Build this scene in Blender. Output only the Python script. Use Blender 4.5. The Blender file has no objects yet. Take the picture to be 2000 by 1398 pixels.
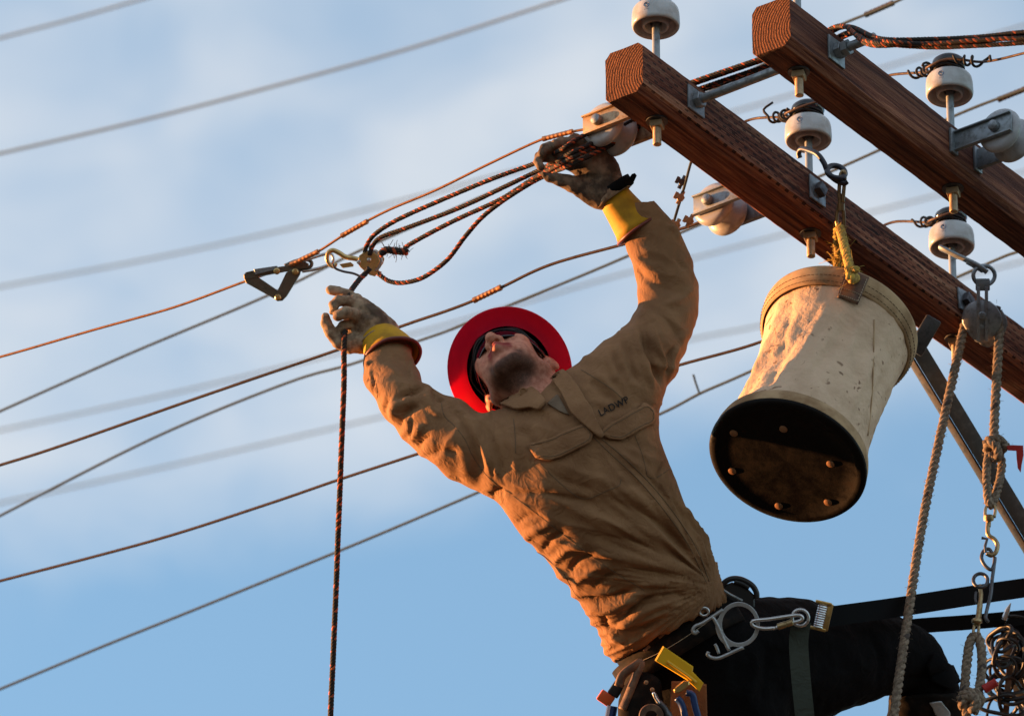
import bpy, bmesh, math, random
import numpy as np
from mathutils import Vector, Matrix
from mathutils.bvhtree import BVHTree
from mathutils import noise as mnoise

random.seed(7); np.random.seed(7)
scene = bpy.context.scene
COL = scene.collection

# ------------------------------------------------------------------ camera
PITCH = math.radians(30)
CAM = np.array([0.0, 0.0, 1.6])
RX = np.array([1.0, 0, 0]); UX = np.array([0, -math.sin(PITCH), math.cos(PITCH)]); FX = np.array([0, math.cos(PITCH), math.sin(PITCH)])
WK = 2.0/900*1000/16.0          # picture width per metre of distance
cam = bpy.data.cameras.new('camera'); camo = bpy.data.objects.new('camera', cam); COL.objects.link(camo)
camo.location = CAM; camo.rotation_euler = (math.radians(90)+PITCH, 0, 0)
cam.sensor_width = 36; cam.lens = 36/WK; cam.clip_start = 0.5; cam.clip_end = 5000
cam.dof.use_dof = True; cam.dof.focus_distance = 16.1; cam.dof.aperture_fstop = 7.5
scene.camera = camo

# ------------------------------------------------------------------ sun and sky
SUN_A, SUN_E = math.radians(-19), math.radians(2.5)     # left of the view, a little beyond the man, nearly set
sdir = np.array([-math.cos(SUN_A)*math.cos(SUN_E), -math.sin(SUN_A)*math.cos(SUN_E), math.sin(SUN_E)])
sun = bpy.data.lights.new('sun', 'SUN'); suno = bpy.data.objects.new('sun', sun); COL.objects.link(suno)
sun.energy = 5.0; sun.angle = math.radians(0.6); sun.color = (1.0, 0.44, 0.15)
suno.rotation_euler = Vector(sdir).to_track_quat('Z', 'Y').to_euler(); suno.location = (-20, -10, 20)
world = bpy.data.worlds.new('World'); scene.world = world; world.use_nodes = True
wt = world.node_tree; wt.nodes.clear()
def wn(t, **k):
    n = wt.nodes.new(t)
    for a, b in k.items(): setattr(n, a, b)
    return n
sky = wn('ShaderNodeTexSky', sky_type='NISHITA', sun_disc=False, sun_elevation=SUN_E+math.radians(9), altitude=100, air_density=1.0, dust_density=0.15, ozone_density=2.2)
sky.sun_rotation = math.atan2(sdir[0], sdir[1])
bg = wn('ShaderNodeBackground'); out = wn('ShaderNodeOutputWorld')
bg.inputs['Strength'].default_value = 0.082
tc = wn('ShaderNodeTexCoord'); sp = wn('ShaderNodeSeparateXYZ'); wt.links.new(tc.outputs['Generated'], sp.inputs[0])
def wm(op, a, b=None, c=None, clamp=False):
    n = wn('ShaderNodeMath', operation=op, use_clamp=clamp)
    for i, v in enumerate((a, b, c)):
        if v is None: continue
        if isinstance(v, (int, float)): n.inputs[i].default_value = v
        else: wt.links.new(v, n.inputs[i])
    return n.outputs[0]
zz = wm('MAXIMUM', sp.outputs[2], 0.02)
cx = wm('DIVIDE', sp.outputs[0], zz); cy = wm('DIVIDE', sp.outputs[1], zz)       # a flat cloud sheet overhead
cb = wn('ShaderNodeCombineXYZ'); wt.links.new(cx, cb.inputs[0]); wt.links.new(cy, cb.inputs[1])
def wnoise(scale, rot, sx, sy, off, detail=5, rough=0.5, dist=0.0):
    mp = wn('ShaderNodeMapping'); mp.inputs['Rotation'].default_value = (0, 0, rot); mp.inputs['Scale'].default_value = (sx, sy, 1); mp.inputs['Location'].default_value = off
    wt.links.new(cb.outputs[0], mp.inputs[0])
    n = wn('ShaderNodeTexNoise'); n.inputs['Scale'].default_value = scale; n.inputs['Detail'].default_value = detail; n.inputs['Roughness'].default_value = rough; n.inputs['Distortion'].default_value = dist
    wt.links.new(mp.outputs[0], n.inputs['Vector']); return n.outputs[0]
n1 = wnoise(5.5, 0.7, 2.0, 1.0, (12.69, 8.07, 0), 3, 0.42)          # broad soft swells
n2 = wnoise(15, 0.9, 1.3, 1.0, (8.3, 8.7, 0), 4, 0.45, 0.5)      # wisps
n3 = wnoise(7, 0.3, 2.0, 1.0, (15.07, 7.59, 0), 5, 0.5, 0.3)
# a thin bank of high cloud overhead that thins out to clear sky lower down
edge = wm('SUBTRACT', wm('SUBTRACT', 1.80, wm('MULTIPLY', cx, 0.42)), cy)
edge = wm('ADD', edge, wm('MULTIPLY', wm('SUBTRACT', n3, 0.5), 0.22))
def wr(v, a, b, c, d):
    r = wn('ShaderNodeMapRange', interpolation_type='SMOOTHSTEP')
    for k, q in zip((1, 2, 3, 4), (a, b, c, d)): r.inputs[k].default_value = q
    wt.links.new(v, r.inputs[0]); return r.outputs[0]
bank = wr(edge, -0.05, 0.075, 0.0, 1.0)
tex = wm('ADD', wm('MULTIPLY', n1, 0.68), wm('MULTIPLY', n2, 0.32))
dens = wr(tex, 0.34, 0.68, 0.24, 0.86)
fac = wm('ADD', wm('MULTIPLY', wm('MULTIPLY', bank, dens), 0.9), 0.10)
cm = wn('ShaderNodeMix', data_type='RGBA'); wt.links.new(fac, cm.inputs[0]); tint = wn('ShaderNodeMix', data_type='RGBA', blend_type='MULTIPLY'); tint.inputs[0].default_value = 1.0; tint.inputs[7].default_value = (0.89, 1.03, 0.985, 1); wt.links.new(sky.outputs[0], tint.inputs[6]); wt.links.new(tint.outputs[2], cm.inputs[6])
cm.inputs[7].default_value = (2.72, 2.84, 2.98, 1)
wt.links.new(cm.outputs[2], bg.inputs['Color']); wt.links.new(bg.outputs[0], out.inputs['Surface'])
scene.view_settings.view_transform = 'Standard'; scene.view_settings.look = 'None'; scene.view_settings.gamma = 1.0
scene.view_settings.exposure = 1.80
scene.render.engine = 'CYCLES'

# ------------------------------------------------------------------ frames and helpers
D0 = 16.0
def P(px, py, dd=0.0):                      # world point at a place in the view and a distance D0+dd
    d = D0+dd
    return CAM + d*FX + RX*((px-1000)/2000*WK*d) - UX*((py-699)/2000*WK*d)
def proj(p):
    q = np.asarray(p)-CAM; d = q@FX
    return 1000+(q@RX)/d/WK*2000, 699-(q@UX)/d/WK*2000, d-D0
RIG = np.stack([RX, UX, -FX], 1); RIG0 = CAM + D0*FX
def rig2world(v): return np.asarray(v)@RIG.T + RIG0
def world2rig(v): return (np.asarray(v)-RIG0)@RIG
def R(px, py, dd=0.0): return world2rig(P(px, py, dd))
U = 1/900.0                                 # one picture pixel in metres at D0
def nrm(v): v = np.asarray(v, float); return v/np.linalg.norm(v)
class Frame:
    def __init__(s, o, ex, ey, ez=None):
        s.o = np.asarray(o, float); s.ex = nrm(ex); ey = np.asarray(ey, float); ey = ey-s.ex*(ey@s.ex); s.ey = nrm(ey)
        s.ez = np.cross(s.ex, s.ey) if ez is None else nrm(ez)
    def __call__(s, v): v = np.atleast_2d(np.asarray(v, float)); return s.o + v[:, :1]*s.ex + v[:, 1:2]*s.ey + v[:, 2:3]*s.ez
    def p(s, x, y, z): return s.o+x*s.ex+y*s.ey+z*s.ez
def frame_z(o, ez, hint=(0, 0, 1)):
    ez = nrm(ez); h = np.asarray(hint, float)
    if abs(nrm(h)@ez) > 0.98: h = np.array([1.0, 0.2, 0])
    ex = nrm(h-ez*(h@ez)); return Frame(o, ex, np.cross(ez, ex))
VIEW = lambda px, py, dd=0.0: Frame(P(px, py, dd), RX, UX)     # faces the camera
def catmull(pts, n=8):
    pts = [np.asarray(p, float) for p in pts]; out = []
    q = [2*pts[0]-pts[1]]+pts+[2*pts[-1]-pts[-2]]
    for i in range(1, len(q)-2):
        p0, p1, p2, p3 = q[i-1:i+3]
        for k in range(n):
            t = k/n; out.append(0.5*((2*p1)+(-p0+p2)*t+(2*p0-5*p1+4*p2-p3)*t*t+(-p0+3*p1-3*p2+p3)*t**3))
    out.append(pts[-1]); return np.array(out)
def resample(pts, step):
    pts = np.asarray(pts, float); s = np.r_[0, np.cumsum(np.linalg.norm(np.diff(pts, axis=0), axis=1))]
    m = max(2, int(s[-1]/step)+1); t = np.linspace(0, s[-1], m)
    return np.stack([np.interp(t, s, pts[:, k]) for k in range(pts.shape[1])], 1)
def ptf(pts, closed=False):                 # parallel transport frames
    pts = np.asarray(pts, float); n = len(pts)
    T = np.gradient(pts, axis=0) if not closed else np.roll(pts, -1, 0)-np.roll(pts, 1, 0)
    T /= np.linalg.norm(T, axis=1)[:, None]+1e-12
    h = np.array([0.13, 0.27, 0.95]); a = np.cross(T[0], h); a = nrm(a); A = [a]
    for i in range(1, n):
        a = A[-1]-T[i]*(A[-1]@T[i]); A.append(nrm(a))
    A = np.array(A); return T, A, np.cross(T, A)

class MB:
    def __init__(s): s.v = []; s.f = []; s.m = []; s.n = 0
    def add(s, v, f, m=0):
        v = np.atleast_2d(np.asarray(v, float)); s.v.append(v); s.f += [tuple(int(i)+s.n for i in q) for q in f]; s.m += [m]*len(f); s.n += len(v); return s
    def tube(s, pts, r, sides=8, m=0, closed=False, flat=1.0):
        pts = np.asarray(pts, float); n = len(pts); r = np.broadcast_to(np.asarray(r, float), (n,))
        T, A, B = ptf(pts, closed); an = np.linspace(0, 2*math.pi, sides, endpoint=False)
        v = pts[:, None]+r[:, None, None]*(np.cos(an)[None, :, None]*A[:, None]+flat*np.sin(an)[None, :, None]*B[:, None])
        f = []
        rows = n if closed else n-1
        sh = 0
        if closed:                          # untwist the seam
            d = np.linalg.norm(v[0]-v[-1][0], axis=1); 
            sh = int(np.argmin(np.linalg.norm(v[0][0]-v[-1], axis=1)))
        for i in range(rows):
            j = (i+1) % n; o = sh if (closed and j == 0) else 0
            for k in range(sides):
                k2 = (k+1) % sides
                f.append((i*sides+(k+o) % sides, i*sides+(k2+o) % sides, j*sides+k2, j*sides+k))
        if not closed: f += [tuple(range(sides))[::-1], tuple((n-1)*sides+k for k in range(sides))]
        return s.add(v.reshape(-1, 3), f, m)
    def lathe(s, prof, F, segs=24, m=0, sx=1.0, sy=1.0, cap0=False, cap1=False):
        prof = np.asarray(prof, float); n = len(prof); an = np.linspace(0, 2*math.pi, segs, endpoint=False)
        v = np.stack([prof[:, :1]*np.cos(an)*sx, prof[:, :1]*np.sin(an)*sy, np.repeat(prof[:, 1:2], segs, 1)], 2).reshape(-1, 3)
        f = [(i*segs+k, i*segs+(k+1) % segs, (i+1)*segs+(k+1) % segs, (i+1)*segs+k) for i in range(n-1) for k in range(segs)]
        if cap0: f.append(tuple(range(segs))[::-1])
        if cap1: f.append(tuple((n-1)*segs+k for k in range(segs)))
        return s.add(F(v), f, m)
    def cyl(s, F, r, z0, z1, segs=16, m=0, bev=0.0):
        p = [(r-bev, z0), (r, z0+bev), (r, z1-bev), (r-bev, z1)] if bev else [(r, z0), (r, z1)]
        return s.lathe(p, F, segs, m, cap0=True, cap1=True)
    def box(s, F, c, h, m=0, bev=0.0):
        c = np.asarray(c, float); h = np.asarray(h, float)
        if not bev:
            v = [c+h*np.array([x, y, z]) for x in (-1, 1) for y in (-1, 1) for z in (-1, 1)]
            f = [(0, 1, 3, 2), (4, 6, 7, 5), (0, 4, 5, 1), (2, 3, 7, 6), (0, 2, 6, 4), (1, 5, 7, 3)]
            return s.add(F(v), f, m)
        bm = bmesh.new(); bmesh.ops.create_cube(bm, size=2)
        for q in bm.verts: q.co = Vector(c+h*np.array(q.co))
        bmesh.ops.bevel(bm, geom=bm.edges[:], offset=bev, segments=2, profile=0.5, affect='EDGES')
        bm.verts.index_update(); v = [list(q.co) for q in bm.verts]; f = [[q.index for q in fc.verts] for fc in bm.faces]; bm.free()
        return s.add(F(v), f, m)
    def prism(s, poly, F, z0, z1, m=0, bev=0.0):
        poly = np.asarray(poly, float); n = len(poly)
        if area2(poly) < 0: poly = poly[::-1]
        lay = [(0, z0), (0, z1)] if not bev else [(bev, z0), (0, z0+bev), (0, z1-bev), (bev, z1)]
        c = poly.mean(0); v = []
        for ins, z in lay:
            q = poly
            if ins:
                d = c-poly; q = poly+d/np.linalg.norm(d, axis=1)[:, None]*ins
            v += [(x, y, z) for x, y in q]
        L = len(lay); f = [tuple(range(n))[::-1], tuple((L-1)*n+k for k in range(n))]
        for i in range(L-1): f += [(i*n+k, i*n+(k+1) % n, (i+1)*n+(k+1) % n, (i+1)*n+k) for k in range(n)]
        return s.add(F(v), f, m)
    def sphere(s, F, c, r, m=0, segs=12, sc=(1, 1, 1)):
        c = np.asarray(c, float); rings = segs//2; v = [c+np.array([0, 0, -r*sc[2]])]; f = []
        for i in range(1, rings):
            a = -math.pi/2+math.pi*i/rings
            for k in range(segs):
                b = 2*math.pi*k/segs; v.append(c+r*np.array([sc[0]*math.cos(a)*math.cos(b), sc[1]*math.cos(a)*math.sin(b), sc[2]*math.sin(a)]))
        v.append(c+np.array([0, 0, r*sc[2]])); N = len(v)-1
        for k in range(segs):
            k2 = (k+1) % segs; f.append((0, 1+k2, 1+k)); f.append((N, N-segs+k, N-segs+k2))
            for i in range(rings-2): f.append((1+i*segs+k, 1+i*segs+k2, 1+(i+1)*segs+k2, 1+(i+1)*segs+k))
        return s.add(F(v), f, m)
    def build(s, name, mats, parent=None, smooth=True, auto=35, bevel=0.0):
        v = np.concatenate(s.v); return mesh_obj(name, v, s.f, mats, parent, s.m, smooth, auto, bevel)
def area2(p): x, y = p[:, 0], p[:, 1]; return float(np.sum(x*np.roll(y, -1)-y*np.roll(x, -1)))
ORG = {}
def mesh_obj(name, v, f, mats, parent=None, midx=None, smooth=True, auto=35, bevel=0.0):
    if not isinstance(mats, (list, tuple)): mats = [mats]
    v = np.asarray(v, float); o0 = ORG[parent.name] if parent else v.min(0)*[0.5, 0.5, 1]+v.max(0)*[0.5, 0.5, 0]
    me = bpy.data.meshes.new(name); me.from_pydata((v-o0).tolist(), [], [list(q) for q in f])
    for m in mats: me.materials.append(M[m] if isinstance(m, str) else m)
    if midx is not None and len(mats) > 1: me.polygons.foreach_set('material_index', midx)
    me.validate(); me.update()
    bm = bmesh.new(); bm.from_mesh(me); bmesh.ops.recalc_face_normals(bm, faces=bm.faces[:]); bm.to_mesh(me); bm.free()
    if smooth:
        me.polygons.foreach_set('use_smooth', [True]*len(me.polygons))
        if auto < 180: me.set_sharp_from_angle(angle=math.radians(auto))
    ob = bpy.data.objects.new(name, me); COL.objects.link(ob)
    if parent: ob.parent = parent
    else: ob.location = o0
    ORG[ob.name] = o0
    if bevel:
        b = ob.modifiers.new('bevel', 'BEVEL'); b.width = bevel; b.segments = 2; b.limit_method = 'ANGLE'; b.angle_limit = math.radians(40)
    return ob
def tag(o, label=None, cat=None, group=None, kind=None):
    if label: o['label'] = label
    if cat: o['category'] = cat
    if group: o['group'] = group
    if kind: o['kind'] = kind
    return o
def thing(name, label, cat, loc, group=None):
    o = bpy.data.objects.new(name, None); COL.objects.link(o); o.location = loc; o.empty_display_size = 0.05; ORG[o.name] = np.asarray(loc, float)
    return tag(o, label, cat, group)
def lab(o, t): o['label'] = t; return o

# ------------------------------------------------------------------ materials
M = {}
class Mat:
    def __init__(s, name, base=(0.5, 0.5, 0.5), rough=0.6, metal=0.0, spec=0.5):
        s.m = bpy.data.materials.new(name); s.m.use_nodes = True; s.t = s.m.node_tree; s.b = s.t.nodes['Principled BSDF']
        s.b.inputs['Base Color'].default_value = (*base, 1); s.b.inputs['Roughness'].default_value = rough; s.b.inputs['Metallic'].default_value = metal
        s.b.inputs['Specular IOR Level'].default_value = spec; M[name] = s.m
        s.tc = s.n('ShaderNodeTexCoord')
    def n(s, t, **k):
        q = s.t.nodes.new(t)
        for a, b in k.items(): setattr(q, a, b)
        return q
    def l(s, a, b): s.t.links.new(a, b)
    def map(s, scale=(1, 1, 1), rot=(0, 0, 0), loc=(0, 0, 0), src='Object'):
        q = s.n('ShaderNodeMapping'); q.inputs['Scale'].default_value = scale; q.inputs['Rotation'].default_value = rot; q.inputs['Location'].default_value = loc
        s.l(s.tc.outputs[src], q.inputs[0]); return q.outputs[0]
    def noise(s, scale, vec=None, detail=4, rough=0.55, dist=0.0):
        q = s.n('ShaderNodeTexNoise'); q.inputs['Scale'].default_value = scale; q.inputs['Detail'].default_value = detail; q.inputs['Roughness'].default_value = rough; q.inputs['Distortion'].default_value = dist
        s.l(vec if vec is not None else s.tc.outputs['Object'], q.inputs['Vector']); return q.outputs['Fac']
    def vor(s, scale, vec=None, feature='F1', out='Distance'):
        q = s.n('ShaderNodeTexVoronoi', feature=feature); q.inputs['Scale'].default_value = scale
        s.l(vec if vec is not None else s.tc.outputs['Object'], q.inputs['Vector']); return q.outputs[out]
    def ramp(s, fac, stops):
        q = s.n('ShaderNodeValToRGB'); cr = q.color_ramp
        while len(cr.elements) < len(stops): cr.elements.new(0.5)
        for e, (p, c) in zip(cr.elements, stops): e.position = p; e.color = (*c, 1) if len(c) == 3 else c
        s.l(fac, q.inputs[0]); return q.outputs[0]
    def rng(s, fac, a, b, c=0.0, d=1.0):
        q = s.n('ShaderNodeMapRange', interpolation_type='SMOOTHSTEP'); q.inputs[1].default_value = a; q.inputs[2].default_value = b; q.inputs[3].default_value = c; q.inputs[4].default_value = d
        s.l(fac, q.inputs[0]); return q.outputs[0]
    def mix(s, fac, a, b, blend='MIX'):
        q = s.n('ShaderNodeMix', data_type='RGBA', blend_type=blend)
        for i, v in ((0, fac), (6, a), (7, b)):
            if isinstance(v, (int, float)): q.inputs[i].default_value = v
            elif isinstance(v, tuple): q.inputs[i].default_value = (*v, 1)
            else: s.l(v, q.inputs[i])
        return q.outputs[2]
    def math(s, op, a, b=0.0, clamp=False):
        q = s.n('ShaderNodeMath', operation=op, use_clamp=clamp)
        for i, v in enumerate((a, b)):
            if isinstance(v, (int, float)): q.inputs[i].default_value = v
            else: s.l(v, q.inputs[i])
        return q.outputs[0]
    def color(s, c): s.l(c, s.b.inputs['Base Color']); return s
    def rough(s, c): s.l(c, s.b.inputs['Roughness']); return s
    def bump(s, h, strength=0.3, dist=0.002):
        q = s.n('ShaderNodeBump'); q.inputs['Strength'].default_value = strength; q.inputs['Distance'].default_value = dist
        s.l(h, q.inputs['Height'])
        if s.b.inputs['Normal'].is_linked: s.l(s.b.inputs['Normal'].links[0].from_socket, q.inputs['Normal'])
        s.l(q.outputs[0], s.b.inputs['Normal']); return s

def cloth(name, c1, c2, weave=900, rough=0.9, sheen=0.0):
    m = Mat(name, c1, rough, spec=0.2); n = m.noise(9, detail=6, rough=0.6); m.color(m.mix(m.rng(n, 0.35, 0.65), c1, c2))
    m.bump(m.noise(weave, detail=2), 0.35, 0.001); m.bump(m.noise(38, detail=4), 0.25, 0.004)
    rd = m.math('ABSOLUTE', m.math('SUBTRACT', m.noise(26, m.map((1.0, 1.5, 1.0), (0.3, 0.5, 0.7)), 4, 0.5, 0.8), 0.5)); m.bump(m.math('MULTIPLY', rd, -1.0), 0.5, 0.014)
    return m
def metal(name, c, rough=0.4, dirt=(0.05, 0.04, 0.03), met=1.0, amt=0.5):
    m = Mat(name, c, rough, met); n = m.noise(60, detail=6, rough=0.65)
    m.color(m.mix(m.rng(n, 0.45, 0.75, 0, amt), c, dirt)); m.rough(m.rng(n, 0.3, 0.8, rough-0.08, rough+0.3)); m.bump(m.noise(300), 0.15, 0.001)
    return m
# wood: grain runs along the arm's own X; end faces show rings
m = Mat('wood_side', (0.2, 0.09, 0.05), 0.85, spec=0.25)
v = m.map((0.7, 17, 17)); g = m.noise(5.5, v, 8, 0.66, 0.7); g2 = m.noise(1.2, m.map((1.5, 10, 10)), 4)
c = m.ramp(g, [(0.36, (0.042, 0.012, 0.008)), (0.45, (0.16, 0.048, 0.024)), (0.53, (0.31, 0.12, 0.062)), (0.63, (0.48, 0.25, 0.14))])
c = m.mix(m.rng(g2, 0.42, 0.66, 0, 0.6), c, (0.055, 0.016, 0.011))
br = m.n('ShaderNodeTexBrick', offset=0.5, squash=1.0); br.inputs['Scale'].default_value = 1.0
br.inputs['Brick Width'].default_value = 0.034; br.inputs['Row Height'].default_value = 0.0125; br.inputs['Mortar Size'].default_value = 0.0; 
# incising slits: short dashes in staggered rows
sx = m.n('ShaderNodeSeparateXYZ'); m.l(m.tc.outputs['Object'], sx.inputs[0])
row = m.math('DIVIDE', m.math('ADD', sx.outputs[2], 5.0), 0.0145); rf = m.math('FLOOR', row); rfr = m.math('FRACT', row)
xs = m.math('DIVIDE', m.math('ADD', m.math('ADD', sx.outputs[0], 5.0), m.math('MULTIPLY', m.math('FRACT', m.math('MULTIPLY', rf, 0.382)), 0.034)), 0.034); xfr = m.math('FRACT', xs)
sl = m.math('MULTIPLY', m.math('LESS_THAN', m.math('ABSOLUTE', m.math('SUBTRACT', xfr, 0.5)), 0.19), m.math('LESS_THAN', m.math('ABSOLUTE', m.math('SUBTRACT', rfr, 0.5)), 0.15))
wn_ = m.noise(6, m.map((1, 3, 3)), 3); sl = m.math('MULTIPLY', sl, m.rng(wn_, 0.34, 0.46))
g3 = m.noise(3.0, m.map((0.30, 15, 15), loc=(2, 3, 1)), 3, 0.5, 0.4); crk = m.math('LESS_THAN', m.math('ABSOLUTE', m.math('SUBTRACT', g3, 0.5)), 0.006)
c = m.mix(m.math('MULTIPLY', crk, 0.9), c, (0.008, 0.004, 0.003)); m.bump(m.math('MULTIPLY', crk, -1.0), 1.0, 0.005)
c = m.mix(m.math('MULTIPLY', sl, 0.85), c, (0.012, 0.006, 0.005)); m.color(c)
m.bump(g, 1.0, 0.006); m.bump(m.math('MULTIPLY', sl, -1.0), 0.8, 0.003); m.bump(m.noise(120, m.map((0.3, 6, 6)), 3), 0.3, 0.001)
m = Mat('wood_plain', (0.13, 0.06, 0.035), 0.85, spec=0.25)
g = m.noise(5.5, m.map((0.7, 20, 20)), 8, 0.66, 0.6); g2 = m.noise(1.3, m.map((1.3, 9, 9)), 4)
c = m.ramp(g, [(0.36, (0.042, 0.012, 0.008)), (0.47, (0.155, 0.045, 0.025)), (0.60, (0.33, 0.13, 0.068))]); m.color(m.mix(m.rng(g2, 0.35, 0.65, 0, 0.6), c, (0.05, 0.018, 0.013))); m.bump(g, 1.0, 0.006); g3 = m.noise(3.0, m.map((0.30, 15, 15), loc=(2, 3, 1)), 3, 0.5, 0.4); m.bump(m.math('MULTIPLY', m.math('LESS_THAN', m.math('ABSOLUTE', m.math('SUBTRACT', g3, 0.5)), 0.007), -1.0), 1.0, 0.006)
m = Mat('wood_end', (0.16, 0.06, 0.03), 0.9, spec=0.15)
w = m.n('ShaderNodeTexWave', wave_type='RINGS', rings_direction='X'); w.inputs['Scale'].default_value = 46; w.inputs['Distortion'].default_value = 3.0; w.inputs['Detail'].default_value = 3; w.inputs['Detail Scale'].default_value = 1.2
m.l(m.map((1, 1, 1), loc=(0, 0.09, 0.02)), w.inputs['Vector']); fn = m.noise(260, detail=4)
c = m.ramp(w.outputs['Fac'], [(0.1, (0.06, 0.02, 0.010)), (0.55, (0.15, 0.055, 0.024)), (0.9, (0.21, 0.085, 0.04))]); c = m.mix(m.rng(fn, 0.48, 0.66, 0, 0.55), c, (0.035, 0.012, 0.007)); m.color(c)
m.bump(w.outputs['Fac'], 0.5, 0.003); m.bump(fn, 0.9, 0.004)
metal('galvanized', (0.25, 0.275, 0.295), 0.5, (0.09, 0.09, 0.09), 0.75, 0.65)
metal('steel_dark', (0.10, 0.10, 0.11), 0.45, (0.04, 0.03, 0.03), 0.9)
metal('steel_bright', (0.55, 0.55, 0.56), 0.28, (0.2, 0.18, 0.16), 1.0, 0.4)
metal('bolt_rust', (0.42, 0.30, 0.19), 0.5, (0.14, 0.07, 0.035), 0.8, 0.8)
metal('brass', (0.60, 0.42, 0.18), 0.35, (0.15, 0.08, 0.04), 1.0, 0.6)
metal('copper', (0.50, 0.21, 0.09), 0.38, (0.08, 0.035, 0.02), 0.9, 0.7)
metal('wire_dark', (0.075, 0.045, 0.035), 0.6, (0.03, 0.022, 0.02), 0.5)
Mat('wire_grey', (0.055, 0.075, 0.08), 0.75, 0.0, 0.2)
Mat('wire_pale', (0.80, 0.62, 0.52), 0.9)
Mat('taped_steel', (0.012, 0.014, 0.024), 0.4)
m = Mat('porcelain', (0.62, 0.60, 0.57), 0.18); n = m.noise(22, detail=5); m.color(m.mix(m.rng(n, 0.42, 0.68, 0, 0.7), (0.43, 0.44, 0.455), (0.23, 0.20, 0.17))); m.rough(m.rng(n, 0.35, 0.7, 0.14, 0.4))
m = Mat('porcelain_grey', (0.42, 0.43, 0.46), 0.3); n = m.noise(30, detail=5); m.color(m.mix(m.rng(n, 0.42, 0.7, 0, 0.6), (0.35, 0.36, 0.39), (0.16, 0.14, 0.125))); m.rough(m.rng(n, 0.35, 0.7, 0.22, 0.5))
Mat('black_glaze', (0.012, 0.014, 0.022), 0.12)
Mat('ink_blue', (0.05, 0.08, 0.22), 0.5)
m = Mat('rope_orange', (0.55, 0.12, 0.03), 0.75, spec=0.3); m.color(m.mix(m.rng(m.noise(80), 0.4, 0.65), (0.46, 0.090, 0.028), (0.18, 0.035, 0.014)))
Mat('rope_black', (0.022, 0.017, 0.015), 0.75, spec=0.3)
m = Mat('rope_tan', (0.3, 0.22, 0.15), 0.95, spec=0.15); m.color(m.mix(m.rng(m.noise(120, detail=6), 0.35, 0.65), (0.29, 0.225, 0.17), (0.14, 0.105, 0.08))); m.bump(m.noise(700), 0.8, 0.002)
Mat('rope_fleck', (0.06, 0.045, 0.04), 0.95)
m = Mat('rope_yellow', (0.6, 0.38, 0.06), 0.9); m.color(m.mix(m.rng(m.noise(90, detail=6), 0.35, 0.65), (0.62, 0.42, 0.08), (0.32, 0.2, 0.06))); m.bump(m.noise(600), 0.8, 0.002)
# canvas with stains
m = Mat('canvas', (0.6, 0.52, 0.42), 0.95, spec=0.1)
n = m.noise(7, detail=6, rough=0.65, dist=0.6); c = m.mix(m.rng(n, 0.42, 0.70, 0, 0.5), (0.64, 0.46, 0.325), (0.36, 0.235, 0.15))
st = m.noise(19, m.map(loc=(3, 1, 2)), 3, 0.5, 0.8); c = m.mix(m.rng(st, 0.64, 0.69, 0, 0.75), c, (0.16, 0.085, 0.05))
st = m.noise(48, m.map(loc=(1, 7, 2)), 3, 0.5, 0.4); c = m.mix(m.rng(st, 0.67, 0.72, 0, 0.8), c, (0.15, 0.08, 0.05)); m.color(c)
m.bump(m.noise(700, detail=2), 0.4, 0.001); m.bump(m.noise(16, detail=5, rough=0.6), 0.8, 0.014); m.bump(m.vor(26, feature='DISTANCE_TO_EDGE'), 0.12, 0.004)
m = Mat('canvas_hem', (0.5, 0.38, 0.25), 0.9, spec=0.15); m.color(m.mix(m.rng(m.noise(14, detail=6), 0.4, 0.65), (0.46, 0.31, 0.18), (0.25, 0.15, 0.08))); m.bump(m.noise(500), 0.4, 0.001)
m = Mat('bucket_base', (0.02, 0.012, 0.009), 0.6, spec=0.12); n = m.noise(24, detail=7, rough=0.7); m.color(m.mix(m.rng(n, 0.48, 0.75), (0.004, 0.0026, 0.0024), (0.011, 0.006, 0.004))); m.rough(m.rng(n, 0.3, 0.7, 0.35, 0.8)); m.bump(n, 0.4, 0.003)
m = Mat('leather_brown', (0.1, 0.045, 0.025), 0.6); n = m.noise(40, detail=6); m.color(m.mix(m.rng(n, 0.38, 0.66), (0.075, 0.034, 0.02), (0.17, 0.085, 0.045))); m.bump(n, 0.3, 0.002); m.bump(m.vor(350), 0.2, 0.001)
m = Mat('leather_black', (0.012, 0.009, 0.008), 0.75, spec=0.10); n = m.noise(40, detail=6); m.color(m.mix(m.rng(n, 0.45, 0.7), (0.007, 0.0055, 0.005), (0.022, 0.013, 0.009))); m.bump(n, 0.3, 0.002)
Mat('thread', (0.42, 0.34, 0.24), 0.9); Mat('thread_dark', (0.06, 0.035, 0.02), 0.9)
Mat('rivet', (0.33, 0.17, 0.09), 0.5, 0.6)
# ------------------------------------------------------------------ ground far below (never in view, gives the bounce)
m = Mat('dry_ground', (0.22, 0.17, 0.12), 0.95); m.color(m.mix(m.rng(m.noise(0.6, detail=8), 0.35, 0.65), (0.11, 0.085, 0.055), (0.06, 0.055, 0.035)))
mb = MB(); g = 1500.0; mb.add([(-g, -g, 0), (g, -g, 0), (g, g, 0), (-g, g, 0)], [(0, 1, 2, 3)])
tag(mb.build('ground', 'dry_ground', smooth=False), kind='structure')

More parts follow.
